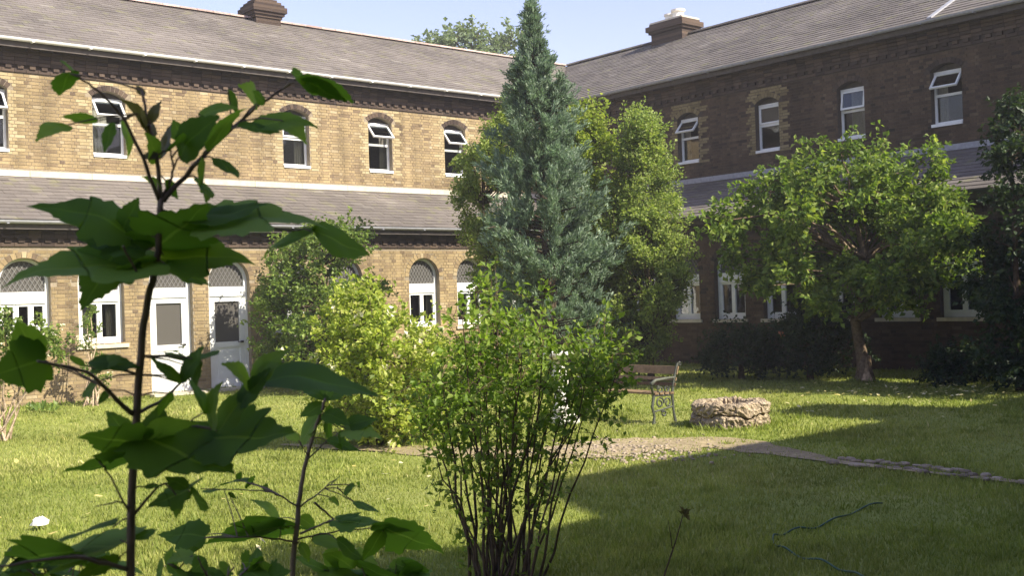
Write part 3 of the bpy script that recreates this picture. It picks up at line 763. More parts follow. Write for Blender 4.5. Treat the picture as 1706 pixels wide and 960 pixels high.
V = np.stack([B0, B1, TP], 1).reshape(-1, 3); F = np.arange(3 * n).reshape(-1, 3)
p2 = np.sin(P[:, 0] * .83 + 2) * np.sin(P[:, 1] * .71 + 1.5 * np.sin(P[:, 0] * .4)) + .6 * np.sin(P[:, 0] * 5.1 + 2 * np.sin(P[:, 1] * 4.3)) * np.sin(P[:, 1] * 6.2)
tint = np.clip(.42 + .10 * patch + .17 * p2 + rng.normal(0, .19, n), 0, 1); tint[-nx_:] *= rng.uniform(.2, 1, nx_)
tag(link('grass', raw_mesh('grass', V, F, GRASS, tint), None, (0, 0, 0)), kind='stuff')

# ------------------------------------------------------------------ plants
def leaves(name, B, D, L, mat, parent, asp=.38, fold=.12, tint=None, up=.8, kind='stuff'):
    """folded pointed leaves: B bases, D directions, L lengths"""
    n = len(B); D = nrm(D); N_ = nrm(rng.normal(0, .55, (n, 3)) + np.array([0, 0, up]))
    N_ = nrm(N_ - D * (N_ * D).sum(1, keepdims=True)); Sd = np.cross(D, N_); L = np.asarray(L)[:, None]
    hw = L * asp * rng.uniform(.75, 1.2, (n, 1))
    V = np.stack([B, B + D * L * .48 + Sd * hw + N_ * L * fold, B + D * L - N_ * L * .12, B + D * L * .48 - Sd * hw + N_ * L * fold], 1).reshape(-1, 3)
    f = np.array([(0, 1, 2), (0, 2, 3)]); F = (f[None] + (np.arange(n) * 4)[:, None, None]).reshape(-1, 3)
    if tint is None: tint = np.clip(rng.normal(.5, .24, n), 0, 1)
    me = raw_mesh(name, V - ORG[parent], F, mat, np.repeat(tint, 2))
    return tag(link(name, me, parent, ORG[parent]), kind=kind)

def twig_leaves(S_, E_, m, jit, dl, size, dirw=(.6, .8, -.15)):
    """m leaves along each twig"""
    T_ = len(S_); t = rng.uniform(.08, 1, (T_, m, 1)) ** .75
    Pp = S_[:, None] + (E_ - S_)[:, None] * t + rng.normal(0, jit, (T_, m, 3))
    D = nrm(E_ - S_)[:, None] * dirw[0] + nrm(rng.normal(0, 1, (T_, m, 3))) * dirw[1] + np.array([0, 0, dirw[2]])
    L = rng.uniform(*size, (T_, m)); return Pp.reshape(-1, 3), D.reshape(-1, 3), L.ravel()

def limb_path(a, b, sag=.1, n=5, wob=.04):
    a, b = np.array(a, float), np.array(b, float); t = np.linspace(0, 1, n)[:, None]
    p = a + (b - a) * t; d = np.linalg.norm(b - a)
    p[:, 2] += (np.sin(np.pi * t[:, 0])) * sag * d
    p[1:-1] += rng.normal(0, wob * d, (n - 2, 3)); return p

def tree(name, label, cat, base, trunk, trad, clumps, crad, twigs, per, lsize, lmat, bark, group=None, asp=.38, jit=.03,
         upbias=.25, lr=.02, dirw=(.6, .8, -.15), flat=.8, trunk_smooth=True, leafname='crown'):
    t = thing(name, base, label, cat, group); m = MB()
    trunk = np.array(trunk, float); m.tube(trunk, trad, 9, .5)
    clumps = np.array(clumps, float); crad = np.broadcast_to(np.asarray(crad, float), (len(clumps),))
    for c in clumps:
        k = np.argmin(np.linalg.norm(trunk - c, axis=1) + np.where(trunk[:, 2] > c[2], 1.0, 0) + (np.arange(len(trunk)) == 0) * 3)
        L_ = np.linalg.norm(c - trunk[k])
        if L_ > .05: m.tube(limb_path(trunk[k], c, .08), np.linspace(max(lr, .5 * lr + .012 * L_), lr * .35, 5), 5, random.random(), False)
    S_, E_ = [], []
    for c, r in zip(clumps, crad):
        d = nrm(rng.normal(0, 1, (twigs, 3)) * [1, 1, flat] + [0, 0, upbias]); s = c + rng.normal(0, .18 * r, (twigs, 3))
        e = s + d * r * rng.uniform(.5, 1.1, (twigs, 1)); S_.append(s); E_.append(e)
    S_, E_ = np.concatenate(S_), np.concatenate(E_)
    for s, e in zip(S_[::3], E_[::3]): m.tube([s, (s + e) / 2 + rng.normal(0, .01, 3), e], [lr * .3, lr * .22, lr * .1], 3, .3, False)
    m.build('trunk', bark, t, smooth=trunk_smooth)
    B, D, L = twig_leaves(S_, E_, per, jit, None, lsize, dirw)
    lo = B[:, 2] > .03
    leaves(leafname, B[lo], D[lo], L[lo], lmat, t, asp)
    return t, B, D

def shell_points(n, c, r, inner=.55, zmin=-1, zmax=1, seed=None):
    out = []
    while len(out) < n:
        d = rng.normal(0, 1, 3); d /= np.linalg.norm(d); q = rng.uniform(inner ** 3, 1) ** (1 / 3)
        if zmin <= d[2] * q <= zmax: out.append(np.array(c) + d * q * np.array(r))
    return out

BARK_A = tinted('apple_bark', [(0, (.11, .078, .05)), (1, (.20, .145, .10))], .95, .1, (22, .4), (3, .25), (.8, .02))
def bx(px, py, dep, z=None):
    p = at(px, py, dep); 
    if z is not None: p[2] = z
    return p
RV = np.array([r2[0], r2[1], 0]); FV = np.array([f2[0], f2[1], 0])    # camera right / forward on the ground (authoring only)

# apple tree on the right
ab = gnd(1441, 637); tr = [ab + [0, 0, -.1], ab + [0, 0, .25], ab - RV * .06 + [0, 0, .6], ab - RV * .10 + FV * .1 + [0, 0, 1.05], ab - RV * .02 + [0, 0, 1.5], ab + RV * .1 + [0, 0, 2.1], ab - RV * .1 + [0, 0, 2.9]]
cl = []
ac = ab - RV * .35 + [0, 0, 2.35]
for p in shell_points(88, ac + RV * .12, (1.95, 1.9, 1.35), .35, -.8, 1): cl.append(p)
for px, py in ((1190, 370), (1215, 400), (1240, 330), (1290, 300), (1330, 275), (1400, 250), (1455, 262), (1545, 262), (1560, 300), (1595, 345), (1600, 400), (1590, 440), (1540, 470), (1230, 430), (1370, 470), (1470, 480), (1500, 470)):
    cl.append(at(px, py, 18.9 + random.uniform(-.9, .6)))
apple, B, D = tree('apple_tree', 'spreading apple tree with pale bare trunk base on the right lawn', 'tree', ab, tr, [.16, .12, .095, .085, .075, .06, .03], cl, rng.uniform(.24, .5, len(cl)),
     19, 16, (.07, .13), LF_APPLE, BARK_A, asp=.36, jit=.04, lr=.024)
m = MB(); m.tube([ab + [0, 0, -.12], ab + [0, 0, .02], ab + [0, 0, .2], ab + [0, 0, .45]], [.24, .19, .135, .112], 11, .5); m.build('root_flare', BARK_A, apple, smooth=True)
m = MB(); vs = []; tow = math.atan2(EYE[1] - ab[1], EYE[0] - ab[0]) + .25      # torn bark on the sunny side of the base
for k in range(9):
    z = .01 + .05 * k; rr_ = np.interp(z, [0, .2, .45], [.197, .142, .119]) + .006; hw2 = max(.03, .6 * (1 - k / 8.6) ** 1.3) * random.uniform(.8, 1.15)
    for j in range(5):
        q = tow + hw2 * (j / 2 - 1); vs.append((ab[0] + rr_ * math.cos(q), ab[1] + rr_ * math.sin(q), z + .015 * math.sin(3 * j)))
m.add(vs, [(i * 5 + j, i * 5 + j + 1, i * 5 + j + 6, i * 5 + j + 5) for i in range(8) for j in range(4)], .8); m.build('bare_wood', BAREWOOD, apple)
m = MB(); m.tube(limb_path(tr[3], at(1512, 486, 18.6), .02), np.linspace(.06, .035, 5), 7, .4, False); m.build('bough', BARK_A, apple, smooth=True)

# blue conifer
cb = gnd(925, 652); H = 6.72; top = at(884, 10, 19.4)
axis = lambda z: cb * [1, 1, 0] + (top - cb) * [1, 1, 0] * min(z / H, 1) ** 1.2
con = thing('conifer_tree', cb, 'tall narrow blue-green conifer in the middle of the courtyard', 'tree')
m = MB(); zz = np.linspace(0, H - .15, 9); m.tube([axis(z) + [0, 0, z] for z in zz], np.linspace(.13, .012, 9), 8, .4); 
S_, E_ = [], []
def prof(z): return np.interp(z, [0, .5, 1.5, 2.6, 3.6, 4.7, 5.2, 5.7, 6.1, 6.5, 6.95], [.8, .98, 1.02, .82, .64, .46, .38, .19, .06, .03, .02])
for k in range(460):
    z = .1 + (H - .25) * random.random() ** .85; a = random.uniform(0, 2 * math.pi)
    R0 = prof(z) * random.choice((random.uniform(.45, .9), random.uniform(.85, 1.1), random.uniform(1.0, 1.32))) * (1 + .16 * math.sin(3 * a + z * 2.2) + .1 * math.sin(z * 5.3 + a))
    dirh = np.array([math.cos(a), math.sin(a), 0]); s = axis(z) + [0, 0, z] + dirh * R0 * .15; e = axis(z) + dirh * R0 + [0, 0, z + R0 * random.uniform(.25, .75) + .08]
    pl = random.uniform(.16, .30) * (.55 + .45 * min(1, (H - z) / 2.5))
    for j in range(8 if z < 5.6 else 4):          # side sprays of one plume, all sweeping up and out
        t0 = random.uniform(.35, 1); q = s + (e - s) * t0; d = nrm(nrm(e - s) * .9 + rng.normal(0, .55, 3) + [0, 0, .45])
        S_.append(q); E_.append(q + d * pl * random.choice((random.uniform(.5, 1.0), random.uniform(.6, 1.5))))
for k in range(7):              # loose leader shoots
    z = H - .9 + .16 * k; a = random.uniform(0, 6.28); S_.append(axis(z) + [0, 0, z]); E_.append(axis(z) + [.16 * math.cos(a), .16 * math.sin(a), z + .22])
for s, e in zip(S_[::14], E_[::14]): m.tube([axis(s[2] - .05) + [0, 0, s[2] - .1], s, e], [.016, .011, .003], 4, .3, False)
m.build('trunk', BARK, con, smooth=True)
S_, E_ = np.array(S_), np.array(E_)
n = len(S_)
B, D, L = twig_leaves(S_, E_, 26, .022, None, (.05, .11), (1.0, .6, .25))
leaves('crown', B, D, L, LF_CON, con, .16, .05)

# tall shrubs around the conifer
def tall(label, px, base_y, dep, hz, prof_px, lmat, n, seed, pts_up=.8, lsize=(.05, .1), name='tall_shrub', cat='tree', tw=15, per=15, group=None):
    """prof_px: list of (photo y, left x, right x) giving the outline"""
    b = at(px, base_y, dep); b[2] = 0; cl = []
    ys = [p[0] for p in prof_px]
    while len(cl) < n:
        y = random.uniform(min(ys), max(ys)); l = np.interp(y, ys, [p[1] for p in prof_px]); r = np.interp(y, ys, [p[2] for p in prof_px])
        hw = (r - l) / 2; a = random.uniform(0, 2 * math.pi); q = random.uniform(.2, 1) ** .5
        c = at((l + r) / 2 + hw * q * math.cos(a) * .95, y, dep + hw * dep / FPX * q * math.sin(a)); cl.append(c)
    cl = [c for c in cl if c[2] > .12]
    tz = max(c[2] for c in cl); tr = [b + [0, 0, z] for z in np.linspace(-.05, tz * .8, 6)]
    return tree(name, label, cat, b, tr, np.linspace(.07, .015, 6), cl, rng.uniform(.2, .5, len(cl)), tw, per, lsize, lmat, BARK, group, .36, .03, pts_up, .018)
tall('yellow-tinged tall shrub leaning out left of the blue conifer', 815, 640, 21.3, 5.6,
     [(165, 868, 900), (200, 835, 900), (245, 800, 900), (268, 745, 900), (300, 735, 900), (340, 742, 900), (400, 765, 900), (470, 790, 900), (560, 815, 900)], LF_TALL, 130, 1, 2.2, (.04, .085), tw=18)
tall('bright yellow-green tall shrub just right of the blue conifer', 985, 640, 21.0, 5.0,
     [(195, 955, 990), (230, 945, 1010), (280, 930, 1040), (340, 930, 1055), (430, 940, 1070), (560, 950, 1075), (630, 980, 1060)], LF_TALLY, 130, 2, 1.6, (.045, .09), tw=18)
tall('dull olive-green columnar shrub in front of the shaded wing, nearest the bench', 1085, 630, 20.2, 5.0,
     [(205, 1060, 1078), (240, 1045, 1096), (290, 1030, 1116), (340, 1015, 1128), (400, 1005, 1145), (470, 1005, 1158), (540, 1005, 1125), (610, 1010, 1090)], LF_TALL, 190, 3, 2.2, (.035, .075), tw=20)
# right edge trees; dark leaf colour carries the shade on the visible one
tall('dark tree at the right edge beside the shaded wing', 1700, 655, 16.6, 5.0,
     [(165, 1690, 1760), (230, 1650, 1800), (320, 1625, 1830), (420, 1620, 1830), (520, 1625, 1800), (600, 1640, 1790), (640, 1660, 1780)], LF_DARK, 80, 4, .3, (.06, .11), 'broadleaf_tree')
eb = np.array([-0.9, -17.4, 0.0])  # out-of-view tree added to shade the right edge
tree('broadleaf_tree', 'unseen tall dark tree added beyond the right edge of the lawn for its shade', 'tree', eb, [eb + [0, 0, z] for z in (-.1, 1, 2, 3, 4.2, 5.4)], [.2, .17, .15, .12, .08, .04],
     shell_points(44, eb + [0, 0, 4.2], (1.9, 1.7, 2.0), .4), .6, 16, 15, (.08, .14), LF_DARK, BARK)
# tree beyond the roofs
fb = at(790, 480, 52); fb[2] = 0
tree('broadleaf_tree', 'distant tree showing above the ridge of the sunlit roof', 'tree', fb, [fb + [0, 0, z] for z in (0, 4, 8, 10.5)], [.4, .34, .25, .12],
     shell_points(46, fb + [0, 0, 11.0], (3.6, 3.4, 2.7), .4) + [at(x, y, 52) for x, y in ((730, 76), (760, 66), (785, 62), (800, 74), (835, 76), (852, 70))], .95, 18, 16, (.16, .28), LF_FAR, BARK, lr=.08, jit=.1)

# shrubs on the left
tall('dark green rounded shrub against the sunlit wing, right of the doors', 545, 652, 21.2, 3, [(388, 520, 590), (420, 455, 630), (480, 428, 650), (560, 420, 650), (620, 425, 640), (650, 440, 620)],
     LF_SHRUB, 120, 5, .9, (.05, .09), 'garden_shrub', 'shrub', group=None)
yb, yB, yD = tall('golden yellow-green shrub with pale blossom in front of the dark shrub', 630, 742, 12.9, 2, [(492, 570, 600), (520, 550, 640), (560, 528, 735), (610, 525, 750), (660, 535, 750), (710, 560, 735), (738, 590, 700)],
     LF_YEL, 80, 6, .7, (.045, .085), 'garden_shrub', 'shrub', 14, 14)
sel = np.repeat(rng.choice(len(yB), 70, replace=False), 5)
leaves('blossom', yB[sel] + rng.normal(0, .025, (350, 3)) + [0, -.03, .03], rng.normal(0, 1, (350, 3)), rng.uniform(.04, .07, 350), PETAL, yb, .5)
# dark bushes at the foot of the shaded wing
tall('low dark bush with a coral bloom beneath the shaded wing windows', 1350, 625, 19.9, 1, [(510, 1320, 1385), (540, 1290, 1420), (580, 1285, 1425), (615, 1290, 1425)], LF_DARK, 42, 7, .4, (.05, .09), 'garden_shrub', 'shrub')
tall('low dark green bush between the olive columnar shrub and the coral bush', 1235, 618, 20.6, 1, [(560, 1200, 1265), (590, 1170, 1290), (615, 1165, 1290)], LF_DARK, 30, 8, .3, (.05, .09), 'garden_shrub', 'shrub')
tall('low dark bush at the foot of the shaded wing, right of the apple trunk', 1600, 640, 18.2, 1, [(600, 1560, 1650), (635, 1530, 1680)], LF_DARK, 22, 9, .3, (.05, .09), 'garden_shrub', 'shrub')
rb = [o for o in S.objects if o.name.startswith('garden_shrub') and 'coral' in o.get('label', '')][0]
q = np.array([at(1301, 556, 19.4), at(1304, 560, 19.4), at(1298, 553, 19.4)]); q = np.repeat(q, 4, 0) + rng.normal(0, .012, (12, 3))
leaves('blossom', q, rng.normal(0, 1, (12, 3)), np.full(12, .045), PETALRED, rb, .5)

# rose bushes at the left
def rose(label, base, pts, r, lmat, nb, dep, twigs=12, per=10):
    cl = [at(x, y, dep + random.uniform(-.3, .3)) for x, y in pts]
    t = thing('rose_bush', base, label, 'rose bush', 'roses by the sunlit wing'); m = MB(); S_, E_ = [], []
    for c in cl:
        s = base + rng.normal(0, .10, 3) * [1, 1, 0]; m.tube(limb_path(s, c, .02, 6, .03), np.linspace(.016, .006, 6), 6, random.random(), False)
        d = nrm(rng.normal(0, 1, (twigs, 3)) + [0, 0, .3]); S_.append(np.repeat(c[None], twigs, 0)); E_.append(c + d * r * rng.uniform(.5, 1.2, (twigs, 1)))
    m.build('stem', BARKPALE, t, smooth=True); S_, E_ = np.concatenate(S_), np.concatenate(E_)
    B, D, L = twig_leaves(S_, E_, per, .02, None, (.035, .065)); leaves('foliage', B, D, L, lmat, t, .4)
    if nb:
        k = rng.choice(len(E_), nb, replace=True); q = np.repeat(E_[k], 7, 0) + rng.normal(0, .018, (nb * 7, 3))
        leaves('rose_bloom', q, rng.normal(0, 1, (nb * 7, 3)), np.full(nb * 7, .05), PETAL, t, .55)
    return t
rose('old rose bush with pale bare stems and cream blooms at the left edge', gnd(5, 735), [(5, 545), (25, 560), (50, 572), (-20, 560), (-40, 590), (20, 600), (0, 630), (40, 620), (75, 560), (95, 575), (-60, 620)], .3, LF_SHRUB, 22, 14.4, 26, 13)
rose('slender climbing rose in front of the first arched window left of the doors', gnd(152, 677), [(150, 520), (160, 555), (140, 575), (165, 595), (150, 620), (175, 630), (155, 650), (145, 540), (165, 660)], .17, LF_SHRUB, 6, 19.6, 12, 10)
m_ = thing('ground_plant', gnd(70, 680), 'low leafy clump at the foot of the sunlit wall, left of the climbing rose', 'plant')
q = np.array([gnd(x, 684 + random.uniform(-4, 4)) for x in np.linspace(45, 98, 70)]) + [0, 0, .02]
leaves('foliage', q, rng.normal(0, .6, (70, 3)) + [0, 0, .9], rng.uniform(.07, .15, 70), LF_SHRUB, m_, .3)

# multi-stemmed shrub in the middle foreground
sb = gnd(838, 972); cs = thing('multistem_shrub', sb, 'multi-stemmed green shrub fanning out in the middle foreground', 'shrub')
S_, E_ = [], []
ends = [(705, 725), (742, 640), (760, 560), (790, 545), (818, 515), (845, 560), (870, 585), (905, 570), (940, 580), (985, 575), (1015, 590), (1030, 615), (975, 640), (720, 660), (780, 600), (830, 580), (880, 600), (920, 600),
        (1000, 610), (770, 680), (810, 650), (850, 640), (900, 650), (950, 620), (735, 620), (865, 545), (1022, 590), (792, 488), (828, 484), (770, 530), (905, 505), (760, 700), (800, 710), (840, 700), (880, 700), (920, 690), (690, 640)]
for k, (ex, ey) in enumerate(ends):
    s = sb + RV * (random.uniform(-.13, .13) + (ex - 850) * .0006) + FV * random.uniform(-.12, .12) + [0, 0, -.03]
    e = at(ex, ey, 6.4 + random.uniform(-.45, .5)); pth = limb_path(s, e, 0, 8, .0); 
    out = (e - s) * [1, 1, 0]; t = np.linspace(0, 1, 8)[:, None]; pth = s + (e - s) * t - out * (t * (1 - t)) * .18
    pth[1:-1] += rng.normal(0, .012, (6, 3))
    m = MB(); m.tube(pth, np.linspace(random.uniform(.006, .012), .0025, 8), 6, random.random(), False); m.build('stem', STEM_D, cs, smooth=True)
    for j in range(3, 8):
        for _ in range(6 if j > 5 else 2 if j > 4 else 1):
            d = nrm(rng.normal(0, 1, 3) + [0, 0, .35]); S_.append(pth[j]); E_.append(pth[j] + d * random.uniform(.08, .24) * (1 if j > 4 else .7))
    for j in range(0, 4): 
        if random.random() < .3: S_.append(pth[j]); E_.append(pth[j] + nrm(rng.normal(0, 1, 3)) * .1)
for k in range(230):        # inner crown: a dense core and loose side clusters
    ox, oy, sg = random.choice(((842, 645, 40), (842, 645, 40), (800, 610, 30), (760, 660, 28), (885, 560, 24), (990, 580, 24), (1008, 630, 20), (985, 660, 20), (735, 690, 22), (790, 560, 30)))
    c = at(random.gauss(ox, sg), random.gauss(oy, sg * .75), 6.4 + random.gauss(0, .22)); S_.append(c); E_.append(c + nrm(rng.normal(0, 1, 3) + [0, 0, .3]) * .18)
S_, E_ = np.array(S_), np.array(E_)
m = MB()
for s, e in zip(S_, E_): m.tube([s, (s + e) / 2 + rng.normal(0, .006, 3), e], [.0022, .0017, .0008], 3, .4, False)
m.build('twigs', STEM_D, cs, kind='stuff')
B, D, L = twig_leaves(S_, E_, 8, .014, None, (.024, .055), (.5, .9, 0)); ok = B[:, 2] > .02
leaves('foliage', B[ok], D[ok], L[ok], LF_CENT, cs, .36)

# ------------------------------------------------------------------ foreground saplings, leaf by leaf
def leaf_outline(kind):
    if kind == 'lobed': r = [(0, 0), (.16, -.07), (.40, -.02), (.37, .10), (.56, .26), (.47, .34), (.52, .46), (.33, .50), (.30, .62), (.21, .68), (.12, .80), (0, 1)]
    else: r = [(0, 0), (.14, .03), (.27, .12), (.36, .27), (.38, .40), (.34, .55), (.25, .70), (.14, .84), (.06, .93), (0, 1)]
    return r
def leaf_mesh(kind, seed, mat, tint):
    r0 = leaf_outline(kind); rr = random.Random(seed); r = [r0[0]]
    for (xa, ya), (xb, yb_) in zip(r0, r0[1:]):       # toothed margin
        d = math.hypot(xb - xa, yb_ - ya); k = 2 if d < .14 else 3
        for q in range(1, k):
            f = q / k; o_ = (.022 if q % 2 else -.004) * rr.uniform(.6, 1.4); r.append((xa + (xb - xa) * f + (yb_ - ya) / d * o_, ya + (yb_ - ya) * f - (xb - xa) / d * o_))
        r.append((xb * rr.uniform(.93, 1.07), yb_))
    r[-1] = (0, 1); n = len(r); V = []; c1, c2 = rr.uniform(.08, .28), rr.uniform(.05, .30)
    h = lambda x, y: -c1 * y * y + .04 * math.sin(5 * y + seed) + abs(x) * .10 - c2 * x * x - .010 * math.sin(14 * y - 9 * abs(x))
    for side in (1, -1):
        for k in range(5):
            f = (0, .045, .35, .7, 1)[k]
            for (x, y) in r:
                xx = x * f * side; my = y if kind != 'lobed' else max(0, y)
                yy = my * (1 - f) * .96 + y * f + (0.02 * rr.uniform(-1, 1) if k == 4 and 0 < y < 1 else 0)
                V.append((xx, yy, h(xx, yy)))
    F = []; TT = []
    for s in range(2):
        o = s * 5 * n
        for k in range(4):
            for i in range(n - 1):
                q = (o + k * n + i, o + k * n + i + 1, o + (k + 1) * n + i + 1, o + (k + 1) * n + i); F.append(q if s else q[::-1]); TT.append(min(1, tint + (.45 if k == 0 else 0)))
    return raw_mesh('leaf', np.array(V), np.array(F), mat, np.array(TT), True)
LEAF = {(k, c): [leaf_mesh(k, s, mm, (s + .5) / 6) for s in range(6)] for k in ('lobed', 'ovate') for c, mm in (('g', LF_SYC), ('r', LF_RED))}
def sapling(label, base, stems, leafs, dep, name='sapling', rad=.007):
    """stems: list of pixel polylines with radii; leafs: (bx,by,tx,ty,width px[,kind,dd,colour])"""
    t = thing(name, base, label, 'sapling'); allp = []; m = MB()
    for poly, r0, r1 in stems:
        P_ = np.array([at(x, y, dep + (d[0] if d else 0)) for x, y, *d in poly])
        n = len(P_); k = np.linspace(0, n - 1, n * 4); Q = np.stack([np.interp(k, np.arange(n), P_[:, i]) for i in range(3)], -1)
        for _ in range(3): Q[1:-1] = (Q[:-2] + 2 * Q[1:-1] + Q[2:]) / 4
        Q[1:-1] += rng.normal(0, .0008, Q[1:-1].shape)
        m.tube(Q, np.linspace(r0, r1, len(Q)), 7, random.random()); allp.append(Q)
    allq = np.concatenate(allp)
    pet = MB()
    for i, lf in enumerate(leafs):
        x0, y0, x1, y1, w = lf[:5]; kind = lf[5] if len(lf) > 5 else 'lobed'; dd = lf[6] if len(lf) > 6 else random.uniform(-.05, .05); c = lf[7] if len(lf) > 7 else 'g'
        b0 = at(x0, y0, dep); near = allq[np.argmin(np.linalg.norm(allq - b0, axis=1))]
        db = ((near - EYE) @ cf + dep) / 2 + random.uniform(-.02, .02); B_ = at(x0, y0, db); T_ = at(x1, y1, db + dd)
        ax = T_ - B_; L_ = np.linalg.norm(ax); y_ = ax / L_
        tw = L_ * (1.0 if kind == 'lobed' else .92); app = w * .8 * dep / FPX
        tw = max(tw, app * .95); s = min(.98, app / tw); a = math.asin(s) * random.choice((1, 1, 1, -1))
        up = np.array([0, 0, 1.0]); toc = nrm(EYE - B_); pv = lambda v: nrm(v - y_ * (v @ y_))
        tc = pv(toc); upp = np.cross(tc, y_); upp = upp if upp[2] > 0 else -upp
        n_ = math.cos(a) * upp + math.sin(a) * tc; x_ = np.cross(y_, n_)
        o = link('leaf', random.choice(LEAF[kind, c]), t, B_)
        M = np.eye(4); M[:3, 0] = x_ * tw; M[:3, 1] = y_ * L_; M[:3, 2] = n_ * L_; M[:3, 3] = B_ - ORG[t]
        o.matrix_local = Matrix(M.tolist())
        pet.tube([near, (near + B_) / 2 + [0, 0, .004], B_ + ax * .03], [.0016, .0013, .001], 5, .6, False)
    m.build('stem', STEM_G, t, smooth=True)
    pet.build('petioles', STEM_G, t, smooth=True, kind='stuff')
    return t

O, G_, RR = 'ovate', 'g', 'r'
b1 = at(205, 1500, 1.6); b1[2] = 0.0
D1_ = 1.6
def down(px, py, dep):      # pixel on the ground below a stem's last visible point, so the stem is rooted
    p = at(px, py, dep); d = p.copy(); d[2] = 0
    q = proj(d); return q[0], q[1], q[2] - dep
st1 = [([down(212, 960, D1_), (213, 960), (222, 780), (232, 600), (246, 500), (262, 430), (268, 330)], .0068, .0045),
       ([(268, 335), (262, 270), (250, 215), (236, 150)], .0038, .0018),
       ([(266, 335), (240, 270, -.03), (205, 190, -.06), (150, 140, -.1), (118, 122, -.12)], .0032, .0012),
       ([(272, 335), (330, 268, .04), (395, 205, .08), (450, 160, .1), (505, 128, .12)], .0042, .0013),
       ([(266, 335), (290, 290, .02), (285, 250, .03)], .0028, .0012),
       ([(258, 440), (236, 470, -.05), (205, 410, -.1)], .002, .0016),
       ([(222, 690), (195, 668, -.04), (150, 618, -.1), (62, 602, -.16)], .0042, .0016),
       ([(228, 690), (275, 665, .05), (300, 640, .08), (330, 600, .1)], .003, .0014),
       ([(222, 790), (240, 740, .05), (262, 720, .08)], .003, .002),
       ([(270, 350), (380, 372, .06), (520, 388, .1)], .0022, .0014),
       ([(222, 860), (270, 800, .03), (312, 815, .05)], .0024, .0012),
       ([(218, 860), (185, 795, -.03), (165, 770, -.04)], .0018, .0008),
       ([(219, 850), (200, 835, -.03), (160, 845, -.05)], .0018, .0008),
       ([(214, 950), (120, 925, -.1), (0, 945, -.15)], .0034, .0016),
       ([(222, 760), (330, 700, .08), (350, 735, .1), (420, 640, .12)], .0034, .0016)]
lf1 = [(215, 392, 68, 306, 84, 'lobed', -.06), (205, 385, 225, 330, 60, O), (262, 415, 345, 326, 150, 'lobed', -.05), (268, 425, 428, 420, 90, 'lobed', .03), (262, 400, 232, 330, 80, O), (330, 372, 548, 352, 70, 'lobed', .06),
       (300, 372, 440, 322, 50, O), (255, 432, 0, 440, 74, 'lobed', -.1), (205, 412, 122, 505, 110, 'lobed', -.06), (258, 440, 185, 440, 40, O), (275, 440, 355, 470, 45, O), (520, 385, 622, 415, 82, O, .04), (520, 385, 430, 405, 40, O),
       (330, 350, 420, 372, 60, O), (240, 420, 130, 380, 60, 'lobed'),
       (118, 122, 95, 150, 48, O), (122, 124, 118, 100, 44, O), (160, 203, 100, 182, 34, O, -.04), (115, 207, 60, 220, 36, O, -.05), (205, 200, 225, 262, 26, O), (190, 205, 168, 250, 30, O),
       (246, 210, 212, 160, 28, O, 0, RR), (250, 205, 262, 165, 30, O, 0, RR), (240, 160, 228, 140, 22, O, 0, RR), (252, 230, 240, 180, 36, O, 0, RR), (262, 270, 255, 225, 40, O), (262, 262, 235, 255, 26, O, 0, RR), (268, 265, 280, 205, 28, O, 0, RR),
       (300, 262, 345, 190, 78, O, -.05), (310, 240, 290, 195, 58, O), (345, 250, 395, 165, 42, O), (330, 190, 392, 168, 30, O), (340, 270, 320, 320, 30, O), (362, 266, 400, 288, 22, O), (335, 300, 352, 326, 26, O),
       (420, 205, 528, 190, 52, O, .02), (470, 200, 512, 228, 44, O), (395, 212, 470, 212, 26, O), (430, 172, 412, 140, 32, O), (440, 172, 425, 150, 24, O), (500, 135, 578, 158, 40, O, .05), (505, 130, 490, 118, 26, O), (380, 150, 400, 190, 22, O),
       (285, 252, 300, 215, 34, O), (275, 300, 300, 330, 30, O), (270, 320, 245, 290, 22, O),
       (75, 600, -20, 625, 118, 'lobed', -.05), (62, 602, 30, 530, 90, O, -.02), (150, 605, 232, 602, 40, O), (150, 615, 205, 590, 34, O), (135, 610, 120, 585, 28, O), (165, 635, 130, 660, 30, O), (185, 650, 160, 672, 22, O),
       (300, 640, 258, 592, 30, O), (305, 635, 330, 575, 36, O), (320, 605, 275, 580, 26, O), (285, 655, 262, 690, 26, O), (330, 600, 365, 578, 24, O), (340, 690, 326, 622, 36, O, .02), (325, 615, 300, 575, 26, O), (330, 600, 322, 640, 26, O),
       (345, 735, 488, 705, 96, 'lobed', -.05), (360, 720, 412, 640, 70, O, 0), (350, 715, 350, 640, 30, O), (420, 640, 455, 600, 40, O), (420, 645, 385, 600, 36, O), (400, 680, 440, 610, 50, O), (420, 640, 628, 618, 80, O, .03), (420, 640, 470, 575, 60, O), (500, 128, 590, 162, 56, O, .05),
       (238, 738, 128, 712, 82, 'lobed', -.05), (232, 760, 100, 775, 34, 'lobed', -.02), (245, 735, 392, 772, 120, 'lobed', -.06), (240, 730, 325, 690, 60, O), (225, 735, 180, 680, 60, O), (250, 735, 265, 668, 70, O),
       (312, 815, 276, 792, 42, O), (312, 818, 240, 838, 48, 'lobed'), (315, 820, 357, 842, 46, O), (240, 812, 270, 806, 16, O), (312, 816, 330, 790, 26, O), (300, 835, 290, 862, 28, O),
       (205, 900, 60, 918, 60, 'lobed'), (190, 880, 90, 885, 40, O), (120, 925, 10, 912, 40, 'lobed'), (215, 900, 262, 878, 34, O), (150, 930, 60, 950, 40, O), (200, 930, 110, 960, 46, O)]
sapling('tall leafy sycamore sapling close on the left, in front of the white doors', b1, st1, lf1, D1_)
D2_ = 2.5; b2 = at(480, 1200, D2_); b2[2] = 0
